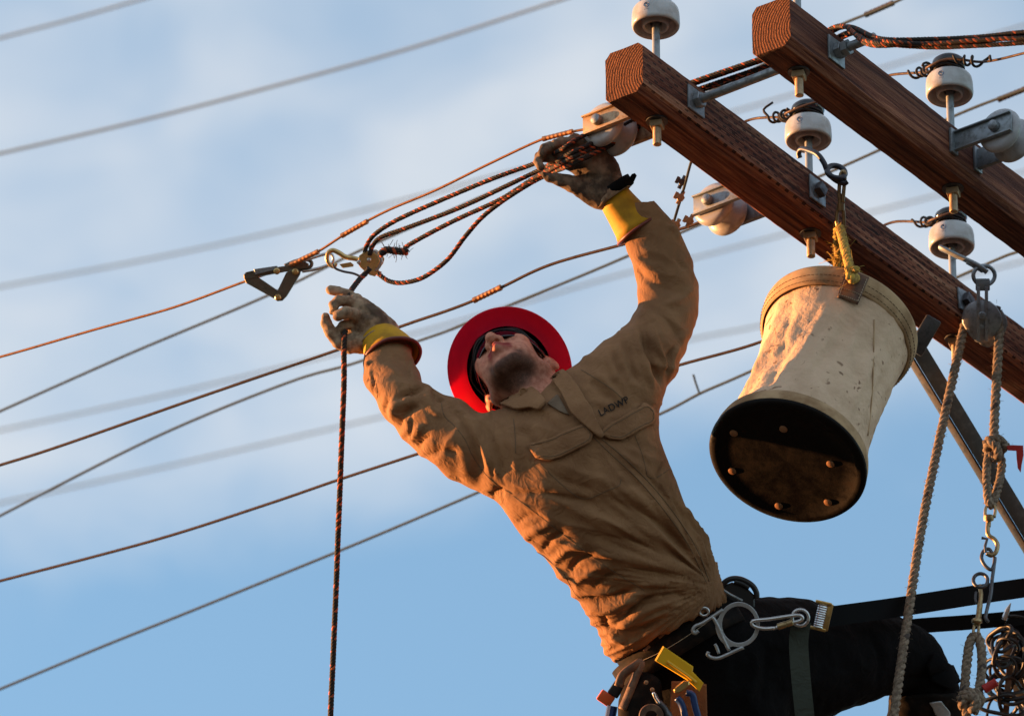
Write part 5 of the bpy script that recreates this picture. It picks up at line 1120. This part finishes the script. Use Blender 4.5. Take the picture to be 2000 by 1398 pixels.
for i in range(900):                                        # short dark hair round the temples and nape
    a = rnd.uniform(-math.pi, math.pi); zz_ = rnd.uniform(-0.02, 0.05); rx_, ry_ = 0.0735, 0.096
    if math.sin(a) > 0.35: continue
    if abs(math.cos(a)) > 0.82 and zz_ < 0.012: continue
    p = np.array([rx_*math.cos(a), -0.012+ry_*math.sin(a), zz_]); d = np.array([math.cos(a)*0.4, math.sin(a)*0.4-0.3, -1]); mb.tube([HW(*(p)), HW(*(p+d*0.006)), HW(*(p+d*0.012+rnd.randn(3)*0.002))], [0.0012, 0.0009, 0.0003], 3)
hr_ = mb.build('hair', 'black_plastic', body, auto=180); hr_['kind'] = 'stuff'
gl = None; vv = []; ff = []
nu = 41
for j, h in enumerate((-0.026, -0.022, -0.012, 0.004, 0.016, 0.020)):
    for i in range(nu):
        a = math.radians(-100+200*i/(nu-1)); c = abs(math.sin(a)); notch = 0.016*math.exp(-(a/0.16)**2)*(1-j/5)
        rr = 1.0-0.03*((h+0.002)/0.025)**2; taper = 1-0.55*sst(0.80, 1.0, np.array([abs(a)/1.75]))[0]
        hh = -0.003+(h+0.003)*taper+notch
        vv.append(HFR.p(0.078*math.sin(a)*rr, 0.012+0.096*math.cos(a)*rr, hh+0.006))
for j in range(5):
    for i in range(nu-1): ff.append((j*nu+i, j*nu+i+1, (j+1)*nu+i+1, (j+1)*nu+i))
gl = mesh_obj('sunglasses', vv, ff, 'lens', person, auto=180); s_ = gl.modifiers.new('solid', 'SOLIDIFY'); s_.thickness = 0.0022; s_.offset = 0
for s in (-1, 1): MB().tube(catmull([HFR.p(s*0.077, 0.0, 0.006), HFR.p(s*0.079, -0.01, 0.010), HFR.p(s*0.078, -0.02, 0.012)], 4), 0.0025, 6, flat=0.5).build('temple_arm', 'black_plastic', gl, auto=180)
MB().tube([HFR.p(0.078*math.sin(a), 0.0135+0.096*math.cos(a), 0.030-0.3*(0.1*(1-math.cos(a)))) for a in np.linspace(-1.35, 1.35, 30)], 0.0022, 6).build('brow_bar', 'black_plastic', gl, auto=180)
# --- gloves
def glove(cones, lo, hi, hd, mat, extra=None):
    g = Field(R(lo[0], lo[1], hd+0.10), R(hi[0], hi[1], hd-0.10), 0.0027)
    pt = lambda q: R(q[0], q[1], hd)+np.array([0, 0, q[2]*U])
    for ch in cones:
        L = g.like(); ch_, k = ch
        for a, b in zip(ch_[:-1], ch_[1:]): L.cone(pt(a), pt(b), a[3]*U, b[3]*U, 0.002)
        g.smin(tuple(slice(0, n) for n in g.n), L.d, k*U)
    v, f = g.mesh(); v = smooth_mesh(v, f, 1, 0.35); v = rig2world(v)
    if extra: v = fold(v, f, extra)
    v = wrinkle(v, f, [((60, 60, 60), 0.0022, 5), ((120, 120, 120), 0.0010, 2)])
    return mesh_obj('glove', v, f.tolist(), mat, person, auto=180), BVHTree.FromPolygons([Vector(q) for q in v], f.tolist())
gr, grb = glove([([(748, 650, 0, 33), (722, 628, 2, 33), (704, 606, 2, 26), (694, 592, -2, 19)], 0), ([(738, 655, 2, 33), (712, 664, 8, 27), (690, 668, 10, 20)], 14), ([(716, 625, -4, 28), (700, 655, -2, 24)], 14),
    ([(702, 598, -8, 16), (680, 577, -14, 12), (662, 570, -16, 10.5), (646, 566, -14, 10)], 3), ([(698, 602, 6, 14), (678, 588, 18, 12), (662, 587, 26, 11), (653, 596, 30, 10.5), (651, 607, 28, 8.5)], 1.5),
    ([(704, 626, 14, 14), (692, 613, 28, 12), (676, 610, 38, 11.5), (661, 617, 40, 10.5)], 1.5), ([(706, 668, 12, 22), (682, 674, 20, 17), (662, 668, 24, 14.5), (647, 650, 26, 12.5), (638, 632, 24, 10.5), (636, 618, 22, 7.5)], 4),
    ([(700, 640, 6, 13), (684, 632, 18, 10.5), (670, 636, 24, 10), (662, 646, 22, 9)], 1.5)],
    (610, 715), (800, 540), 0.215, 'glove_leather', [([(700, 610), (716, 622), (735, 640)], 6*mm, 2.5*mm), ([(690, 640), (700, 650), (712, 660)], 5*mm, -3*mm), ([(708, 600), (725, 612), (742, 628)], 4*mm, -2*mm)])
lab(gr, 'worn pale leather glove gripping the hanging rope')
gl_, glb = glove([([(1192, 372, 0, 32), (1178, 345, -4, 36), (1150, 320, -8, 36), (1128, 308, -12, 28)], 0), ([(1182, 378, 2, 30), (1165, 385, 4, 22)], 12), ([(1160, 300, -12, 28), (1176, 325, -8, 28)], 14),
    ([(1128, 318, -10, 20), (1098, 312, -12, 16), (1070, 305, -8, 12.5), (1054, 306, 6, 10), (1050, 316, 20, 8.5), (1056, 326, 28, 8)], 5), ([(1126, 302, -12, 17), (1098, 290, -10, 14), (1074, 288, 2, 11.5), (1062, 292, 14, 10), (1058, 300, 20, 9)], 4),
    ([(1142, 294, -14, 17), (1118, 282, -8, 13.5), (1098, 279, 6, 12), (1086, 282, 14, 10)], 4), ([(1158, 292, -14, 16), (1140, 278, -8, 13), (1122, 272, 4, 11.5), (1112, 276, 10, 9.5)], 4),
    ([(1180, 384, 4, 27), (1150, 374, 10, 22), (1118, 360, 16, 17), (1092, 352, 20, 13), (1074, 347, 22, 10), (1064, 343, 22, 7)], 8)],
    (1025, 425), (1260, 235), 0.205, 'glove_dirty', [([(1138, 352), (1155, 372), (1166, 390)], 4*mm, -2.5*mm), ([(1120, 330), (1150, 345), (1180, 345)], 8*mm, -4*mm)])
lab(gl_, 'dirt-blackened leather glove closed around the bundle of tackle ropes')

def ring_loft(name, rings, mat, parent, thick=0.003, segs=40, wob=0.0, seed=0):
    # rings: (centre world, axis world, radius, squash) -> open tube of cloth, leather or rubber
    V = []; F = []; ref = None
    for i, (c, ax, r, sq) in enumerate(rings):
        ax = nrm(ax); h = FX if ref is None else ref; e = nrm(h-ax*(h@ax)); ref = e; g = np.cross(ax, e)
        for k in range(segs):
            a = 2*math.pi*k/segs; rr = r*(1+wob*mnoise.noise(Vector((math.cos(a)*1.4+seed, math.sin(a)*1.4, i*0.5)))); V.append(c+rr*(sq*math.cos(a)*e+math.sin(a)*g))
    for i in range(len(rings)-1):
        for k in range(segs): F.append((i*segs+k, i*segs+(k+1) % segs, (i+1)*segs+(k+1) % segs, (i+1)*segs+k))
    o = mesh_obj(name, V, F, mat, parent, auto=180); s_ = o.modifiers.new('solid', 'SOLIDIFY'); s_.thickness = thick; s_.offset = 0
    return o, np.array(V).reshape(len(rings), segs, 3)
# right wrist (picture left)
axr = nrm(P(748, 648, 0.285)-P(772, 735, 0.195))
cuf, _ = ring_loft('glove_cuff', [(P(742, 655, 0.207), axr, 0.036, 0.95), (P(744, 661, 0.199), axr, 0.041, 0.95), (P(747, 668, 0.191), axr, 0.046, 0.95)], 'glove_leather', gr, 0.003, wob=0.12, seed=4)
gau, rr_ = ring_loft('rubber_cuff', [(P(738, 650, 0.215), axr, 0.034, 0.95), (P(746, 662, 0.200), axr, 0.044, 0.95), (P(755, 675, 0.187), axr, 0.052, 0.95), (P(763, 688, 0.175), axr, 0.0575, 0.95), (P(768, 696, 0.168), axr, 0.0615, 0.95)], 'rubber_yellow', person, 0.003, wob=0.05)
lab(gau, 'yellow rubber glove cuff with dark red rim at the lower wrist')
MB().tube(rr_[-1], 0.0042, 8, closed=True).build('rolled_rim', 'rubber_rim', gau, auto=180)
# left wrist (picture right)
axl = nrm(P(1190, 368, 0.205)-P(1262, 470, 0.192))
cuf, _ = ring_loft('glove_cuff', [(P(1191, 372, 0.204), axl, 0.038, 0.95), (P(1195, 379, 0.203), axl, 0.041, 0.95), (P(1200, 386, 0.202), axl, 0.043, 0.95)], 'glove_leather', gl_, 0.003, wob=0.08, seed=2)
gau, rr_ = ring_loft('rubber_cuff', [(P(1196, 380, 0.203), axl, 0.034, 0.95), (P(1208, 398, 0.201), axl, 0.0375, 0.95), (P(1224, 420, 0.199), axl, 0.042, 0.95), (P(1238, 438, 0.197), axl, 0.0475, 0.95), (P(1247, 449, 0.195), axl, 0.054, 0.95)], 'rubber_yellow', person, 0.003, wob=0.07, seed=6)
lab(gau, 'yellow rubber glove cuff with red rim on the raised forearm')
MB().tube(rr_[-1], 0.0036, 8, closed=True).build('rolled_rim', 'rubber_rim', gau, auto=180)
st, rr_ = ring_loft('wrist_strap', [(P(1196, 362, 0.205), axl, 0.041, 0.9), (P(1201, 370, 0.204), axl, 0.0425, 0.9), (P(1207, 379, 0.203), axl, 0.041, 0.9)], 'webbing', gl_, 0.004, wob=0.05)
MB().prism(vpoly([(1214, 360), (1226, 352), (1234, 340), (1240, 338), (1244, 343), (1238, 356), (1228, 364), (1218, 372)], 1228, 355), VIEW(1228, 355, 0.19), -0.004, 0.004, bev=0.001).build('strap_tab', 'webbing', st)

# --- tool belt
def belt(name, secs, mat, parent, w, thick=0.005, grow=0.006, seg=80):
    (L, Rt, dd, b) = secs; c = P((L[0]+Rt[0])/2, (L[1]+Rt[1])/2, dd); e = P(*Rt, dd)-P(*L, dd); a = np.linalg.norm(e)/2+grow; e = nrm(e)
    ax = nrm(np.cross(FX*1.0, e)); ax = ax if ax@UX > 0 else -ax; ax = nrm(ax+FX*0.16); e2 = np.cross(ax, e); V = []; F = []
    for j in range(4):
        for k in range(seg):
            t = 2*math.pi*k/seg; V.append(c+ax*w*(j/3-0.5)+a*math.cos(t)*e+(b+grow)*math.sin(t)*e2)
    for j in range(3):
        for k in range(seg): F.append((j*seg+k, j*seg+(k+1) % seg, (j+1)*seg+(k+1) % seg, (j+1)*seg+k))
    o = mesh_obj(name, V, F, mat, parent, auto=180); s_ = o.modifiers.new('solid', 'SOLIDIFY'); s_.thickness = thick; s_.offset = 0
    return o, BVHTree.FromPolygons([Vector(q) for q in V], F)
tb_, tbb = belt('trouser_belt', ((1213, 1292), (1406, 1164), 0.15, 0.106), 'leather_black', person, 0.042)
tbelt = thing('tool_belt', 'dark leather tool belt around his hips with metal rings and pouches', 'tool belt', P(1330, 1330, 0.1))
bb_, bbb = belt('belt_band', ((1222, 1330), (1432, 1196), 0.16, 0.112), 'leather_black', tbelt, 0.060, 0.008, 0.012)
seam('stitching', [(1232, 1300), (1300, 1268), (1360, 1230), (1400, 1200)], bb_, 0.0008, 0.005, 'thread', bbb)
for x, y in ((1243, 1289), (1265, 1265), (1293, 1240)):
    c = cast(x, y, tbb, 0.004)
    if c is not None: MB().box(Frame(c, nrm(RX*0.75+UX*0.66), UX), (0, 0, 0), (0.009, 0.0035, 0.002), bev=0.001).build('belt_slot', 'leather_brown', tb_)
metal('cast_alloy', (0.40, 0.41, 0.43), 0.42, (0.18, 0.18, 0.18), 0.8, 0.5)
dd_ = 0.015
dr = thing('d_ring', 'pale alloy ring plate with hooked end on the tool belt', 'ring', P(1430, 1280, dd_))
VD = VIEW(1443, 1219, dd_); qd = lambda pts: vpoly(pts, 1443, 1219)
ang = np.linspace(0, 2*math.pi, 44, endpoint=False); F4 = []; V4 = []
for k, a in enumerate(ang):
    ro = 41+(5 if math.cos(a-math.pi-0.45) > 0.75 else 0)
    for r_, z_ in ((33*U, -0.003), (33*U, 0.003), (ro*U, 0.0035), (ro*U, -0.0035)): V4.append((r_*math.cos(a), r_*math.sin(a)*1.08, z_))
for k in range(44):
    for j in range(4): F4.append((k*4+j, k*4+(j+1) % 4, ((k+1) % 44)*4+(j+1) % 4, ((k+1) % 44)*4+j))
MB().add(VD(V4), F4).build('ring', 'cast_alloy', dr, bevel=0.001)
for pts, r in (([(1412, 1190), (1393, 1203), (1372, 1216), (1358, 1222), (1353, 1230), (1357, 1236), (1364, 1231)], 0.0042), ([(1452, 1263), (1428, 1274), (1405, 1284), (1391, 1284), (1382, 1278), (1384, 1272)], 0.0042), ([(1404, 1276), (1400, 1264), (1396, 1257)], 0.0036), ([(1392, 1204), (1402, 1222), (1412, 1245), (1424, 1270)], 0.0042)):
    MB().tube(catmull([P(x, y, dd_-0.002) for x, y in pts], 5), r, 8).build('frame_bar', 'cast_alloy', dr, auto=180)
ca_ = thing('carabiner', 'brass-lit screw-gate carabiner clipped through the alloy ring', 'carabiner', P(1515, 1225, dd_))
MB().tube(catmull([P(x, y, dd_-.012+0.0*x) for x, y in ((1515, 1226), (1490, 1227), (1472, 1222), (1468, 1215), (1476, 1211), (1500, 1209), (1540, 1203), (1560, 1201), (1567, 1206), (1562, 1212), (1545, 1216), (1530, 1219), (1515, 1226))], 6), 0.0042, 9).build('frame', 'steel_bright', ca_, auto=180)
MB().lathe([(.005, 0), (.0075, .001), (.0075, .02), (.0065, .021), (.0075, .022), (.0075, .034), (.005, .036)], frame_z(P(1518, 1224, dd_-.012), RX*0.95+UX*0.3), 14).build('lock_sleeve', 'old_brass', ca_)
o = thing('steel_ring', 'round steel ring between the carabiner and the green strap', 'ring', P(1563, 1215, dd_+.02))
MB().tube([P(1563+16*math.cos(a), 1206-16*math.sin(a), dd_+.005) for a in an], 0.0038, 9, closed=True).build('hoop', 'steel_bright', o, auto=180)
ad = thing('strap_adjuster', 'brass buckle adjuster with ridged roller on the black strap', 'buckle', P(1607, 1235, .1))
metal('gold_metal', (0.55, 0.36, 0.14), 0.35, (0.12, 0.08, 0.05), 1.0, 0.5)
FA = Frame(P(1608, 1203, .08), RX*0.97-UX*0.22, UX*0.97+RX*0.22)
MB().lathe([(.009, -.026), (.0115, -.0255)]+[(0.0115-(0.0012 if i % 2 else 0), -.025+.0025*i) for i in range(21)]+[(.009, .026)], frame_z(FA.p(-.006, 0, 0.012), FA.ey), 16, cap0=True, cap1=True).build('roller', 'steel_bright', ad)
MB().box(FA, (.008, 0, .004), (.008, .030, .010), bev=.002).build('frame', 'gold_metal', ad)
for y_ in (-.029, .029): MB().box(FA, (-.006, y_, .008), (.018, .0035, .010), bev=.002).build('end_bar', 'gold_metal', ad)
# positioning strap round the pole, two runs
def band(pts, w, mat, name, parent=None, thick=0.0035, up=UX):
    q = catmull(pts, 8); V = []; F = []
    T = np.gradient(q, axis=0)
    for i, c in enumerate(q):
        t_ = nrm(T[i]); u_ = nrm(up-t_*(up@t_)); n_ = np.cross(t_, u_)
        for a, b in ((-1, -1), (-1, 1), (1, 1), (1, -1)): V.append(c+u_*w/2*a+n_*thick/2*b)
    for i in range(len(q)-1): F += [(i*4+j, i*4+(j+1) % 4, (i+1)*4+(j+1) % 4, (i+1)*4+j) for j in range(4)]
    F += [(0, 1, 2, 3), tuple(len(V)-4+j for j in range(4))]
    return mesh_obj(name, V, F, mat, parent, auto=30)
pcd = proj(np.array([pc[0], pc[1], P(2100, 1150, 1.0)[2]]))[2]
o = band([P(1600, 1206, .12), P(1660, 1198, .20), P(1760, 1184, .38), P(1900, 1162, .62), P(2010, 1146, .85), P(2130, 1128, 1.03), P(2260, 1110, 1.15)], 0.044, 'webbing', 'positioning_strap'); tag(o, 'upper black strap running from his hip to the right edge', 'strap', 'positioning straps')
o = band([P(1700, 1232, .62), P(1790, 1222, .68), P(1900, 1214, .80), P(2010, 1204, .95), P(2130, 1192, 1.2), P(2260, 1178, 1.4)], 0.034, 'webbing', 'positioning_strap'); tag(o, 'lower narrower black strap passing behind his knee to the right edge', 'strap', 'positioning straps')
cloth('strap_green', (0.055, 0.065, 0.055), (0.042, 0.05, 0.043), 500)
o = band([P(1566, 1212, .03), P(1562, 1232, .03), P(1560, 1260, .03), P(1564, 1320, .03), P(1570, 1380, .03), P(1578, 1460, .04)], 0.042, 'strap_green', 'hanging_strap', up=RX); tag(o, 'grey-green webbing strap hanging down over his dark trousers', 'strap')
# waist buckle
b_ = thing('waist_buckle', 'black plastic buckle standing up at the front of his waist', 'buckle', P(1440, 1165, .1))
for pts in ([(1402, 1160), (1412, 1140), (1428, 1130), (1448, 1131), (1468, 1142), (1477, 1156), (1478, 1168)], [(1434, 1135), (1450, 1140), (1463, 1148)]): MB().tube(catmull([P(x, y, .13) for x, y in pts], 6), 0.0065, 8, flat=1.0).build('loop', 'black_plastic', b_, auto=180)
MB().prism(vpoly([(1403, 1160), (1414, 1142), (1430, 1136), (1462, 1150), (1474, 1162), (1474, 1185), (1440, 1180)], 1440, 1160), VIEW(1440, 1160, .14), -0.01, 0.01, bev=0.003).build('body', 'black_plastic', b_)
MB().tube([P(1404, 1146, .10), P(1425, 1160, .10), P(1450, 1173, .10)], 0.0032, 8).build('bar', 'galvanized', b_)
MB().tube([P(1375+9*math.cos(a), 1194-8*math.sin(a), .03) for a in an], 0.0032, 8, closed=True).build('small_ring', 'steel_bright', tbelt, auto=180)

# --- pouch with tools
cloth('orange_leather', (0.30, 0.10, 0.035), (0.2, 0.065, 0.025), 300)
po = thing('tool_pouch', 'brown leather tool pouch on his hip holding pliers', 'pouch', P(1300, 1480, .02))
MB().prism(vpoly([(1312, 1330), (1345, 1330), (1380, 1336), (1382, 1400), (1378, 1500), (1320, 1500), (1308, 1400)], 1345, 1400), VIEW(1345, 1400, .03), -0.03, 0.0, bev=0.004).build('front_pocket', 'orange_leather', po)
ps = [(R(1262, 1330, .05), np.array([0.8, 0.5, 0]), 0.036, 0.02), (R(1252, 1372, .05), np.array([0.95, 0.2, 0]), 0.050, 0.028), (R(1258, 1430, .05), np.array([1.0, 0, 0]), 0.054, 0.03), (R(1265, 1500, .04), np.array([1.0, 0, 0]), 0.045, 0.035)]
fp = Field(R(1180, 1560, .16), R(1330, 1280, -.06), 0.006); fp.limb(ps, 0); q, f = fp.mesh(); q = smooth_mesh(q, f, 2); mesh_obj('pouch_body', rig2world(q), f.tolist(), 'leather_black', po, auto=180)
MB().tube(catmull([P(x, y, .03) for x, y in ((1208, 1340), (1216, 1318), (1236, 1302), (1252, 1294), (1240, 1325), (1225, 1362), (1215, 1385))], 6), 0.010, 8, flat=0.5).build('leather_loop', 'leather_brown', po, auto=180)
for x, y in ((1262, 1332), (1274, 1346)): MB().lathe([(.005, 0), (.005, .003), (.002, .0045), (.0003, .0045)], VIEW(x, y, -.005), 12).build('rivet', 'rivet', po)
Mat('tool_yellow', (0.72, 0.38, 0.01), 0.4); Mat('tool_blue', (0.012, 0.04, 0.14), 0.35); Mat('tool_orange', (0.62, 0.10, 0.02), 0.45)
y_ = thing('yellow_tool', 'bright yellow plastic tool holder clipped on the belt', 'tool', P(1345, 1345, -.02))
YV = VIEW(1325, 1300, -.02)
MB().prism(vpoly([(1295, 1261), (1354, 1301), (1353, 1311), (1374, 1333), (1366, 1350), (1341, 1327), (1279, 1289)], 1325, 1300), YV, -0.012, 0.006, bev=0.003).build('body', 'tool_yellow', y_)
MB().tube([P(1303, 1291, -.028), P(1340, 1316, -.028), P(1360, 1332, -.028)], 0.0035, 8).build('ridge', 'tool_yellow', y_)
pl = thing('pliers', 'pliers with dark blue handles and a shiny jaw tucked in the pouch', 'pliers', P(1345, 1420, 0))
MB().prism(vpoly([(1315, 1346), (1322, 1338), (1336, 1328), (1346, 1329), (1347, 1336), (1338, 1346), (1324, 1353), (1317, 1352)], 1331, 1340), VIEW(1331, 1340, -.03), -0.006, 0.006, bev=0.003).build('jaw', 'gold_metal', pl)
for pts in ([(1340, 1352), (1352, 1356), (1358, 1380), (1366, 1410), (1372, 1450)], [(1322, 1362), (1330, 1372), (1336, 1390), (1340, 1420), (1340, 1450)]): MB().tube(catmull([P(x, y, -.022) for x, y in pts], 5), 0.0085, 10, flat=0.8).build('handle', 'tool_blue', pl, auto=180)
ho = thing('hand_tool', 'steel hand tool with a curved shiny neck standing in the pouch', 'tool', P(1290, 1450, 0))
MB().tube(catmull([P(x, y, -.025) for x, y in ((1278, 1354), (1284, 1366), (1290, 1374), (1300, 1386), (1310, 1410), (1318, 1450))], 5), [0.005]*8+[0.007]*9+[0.009]*9, 9).build('shank', 'steel_dark', ho, auto=180)
MB().tube(catmull([P(x, y, -.03) for x, y in ((1276, 1351), (1280, 1362), (1288, 1374))], 4), 0.0036, 8).build('bright_edge', 'steel_bright', ho, auto=180)
ta = thing('tape_roll', 'dark roll of tape hanging at the bottom of the pouch', 'tape', P(1272, 1410, 0))
MB().lathe([(.013, -.01), (.026, -.01), (.027, -.008), (.027, .008), (.026, .01), (.013, .01), (.013, -.01)], VIEW(1272, 1398, -.03), 28).build('roll', 'leather_brown', ta, auto=40)
og = thing('orange_tool', 'tool with a bright orange end sticking out behind the pouch', 'tool', P(1185, 1380, .1))
fo = Frame(P(1183, 1363, .08), nrm(RX*0.8-UX*0.55), nrm(UX*0.8+RX*0.5))
MB().box(fo, (0, 0, 0), (.017, .013, .012), bev=.003).build('tip', 'tool_orange', og); MB().box(fo, (.008, .030, 0), (.013, .017, .011), bev=.003).build('collar', 'black_plastic', og)
MB().tube([P(1196, 1378, .07), P(1192, 1400, .07), P(1190, 1450, .07)], 0.012, 10).build('handle', 'tool_blue', og)

# --- knee and shin gear
kp = patch('knee_pad', [(1820, 1275), (1846, 1296), (1866, 1312), (1874, 1330), (1850, 1345), (1820, 1330), (1805, 1300)], 'webbing', trousers, 0.008, 0.008, bvh=tbvh)
sg = patch('shin_pad', [(1745, 1360), (1800, 1352), (1860, 1352), (1876, 1380), (1876, 1440), (1800, 1450), (1750, 1440)], 'leather_black', trousers, 0.010, 0.008, bvh=tbvh)
bk2 = patch('strap_buckle', [(1815, 1366), (1832, 1362), (1846, 1384), (1850, 1400), (1836, 1404), (1824, 1390)], 'cast_alloy', trousers, 0.017, 0.004, bvh=tbvh)

# ------------------------------------------------------------------ coil of black cable and gear at the lower right corner
co = thing('cable_coil', 'tangled coil of black cable in the bottom right corner', 'cable', P(1970, 1400, .85)); rnd = np.random.RandomState(11)
Mat('cable_black', (0.010, 0.010, 0.012), 0.5)
for i in range(17):
    cx_, cy_ = 1968+rnd.randn()*13, 1235+i*10+rnd.randn()*10; a_, b_ = 22+rnd.rand()*34, 14+rnd.rand()*24; ph = rnd.rand()*6; tl_ = rnd.randn()*0.9; w1_, w2_ = rnd.rand()*6, rnd.rand()*6
    pts = []
    for t in np.linspace(0, 2*math.pi, 30, endpoint=False):
        k_ = 1+0.16*math.sin(2*t+w1_)+0.10*math.sin(3*t+w2_); u_, v_ = a_*k_*math.cos(t), b_*k_*math.sin(t)
        pts.append(P(cx_+u_*math.cos(tl_)-v_*math.sin(tl_), cy_+u_*math.sin(tl_)+v_*math.cos(tl_), .86+0.04*math.sin(t+ph)))
    MB().tube(pts, 0.003+0.002*rnd.rand(), 7, closed=True).build('loop', 'cable_black', co, auto=180)
sp3 = thing('steel_spike', 'small pointed steel spike beside the lower black strap', 'spike', P(1962, 1208, .84)); MB().tube([P(1961, 1210, .84), P(1968, 1190, .84), P(1974, 1177, .84)], [0.007, 0.006, 0.0012], 8).build('point', 'steel_bright', sp3)
ls = band([P(1972, 1300, .84), P(1968, 1345, .84), P(1965, 1390, .84), P(1962, 1450, .84)], 0.014, 'leather_brown', 'leather_strap', up=RX); tag(ls, 'narrow brown leather strap hanging among the black cable', 'strap')
scabb = thing('gear_bag', 'dark gear bag hanging at the right edge behind the cable', 'bag', P(2010, 1420, .95))
fp = Field(R(1930, 1480, 1.10), R(2110, 1180, .80), 0.009); fp.limb([(R(1985, 1230, .96), np.array([1.0, 0, 0]), 0.035, 0.03), (R(1995, 1290, .96), np.array([1.0, 0, 0]), 0.04, 0.045), (R(2020, 1360, .96), np.array([1.0, 0, 0]), 0.042, 0.05), (R(2030, 1430, .96), np.array([1.0, 0, 0]), 0.04, 0.04)], 0)
q, f = fp.mesh(); q = smooth_mesh(q, f, 2); mesh_obj('bag_body', rig2world(q), f.tolist(), 'webbing', scabb, auto=180)
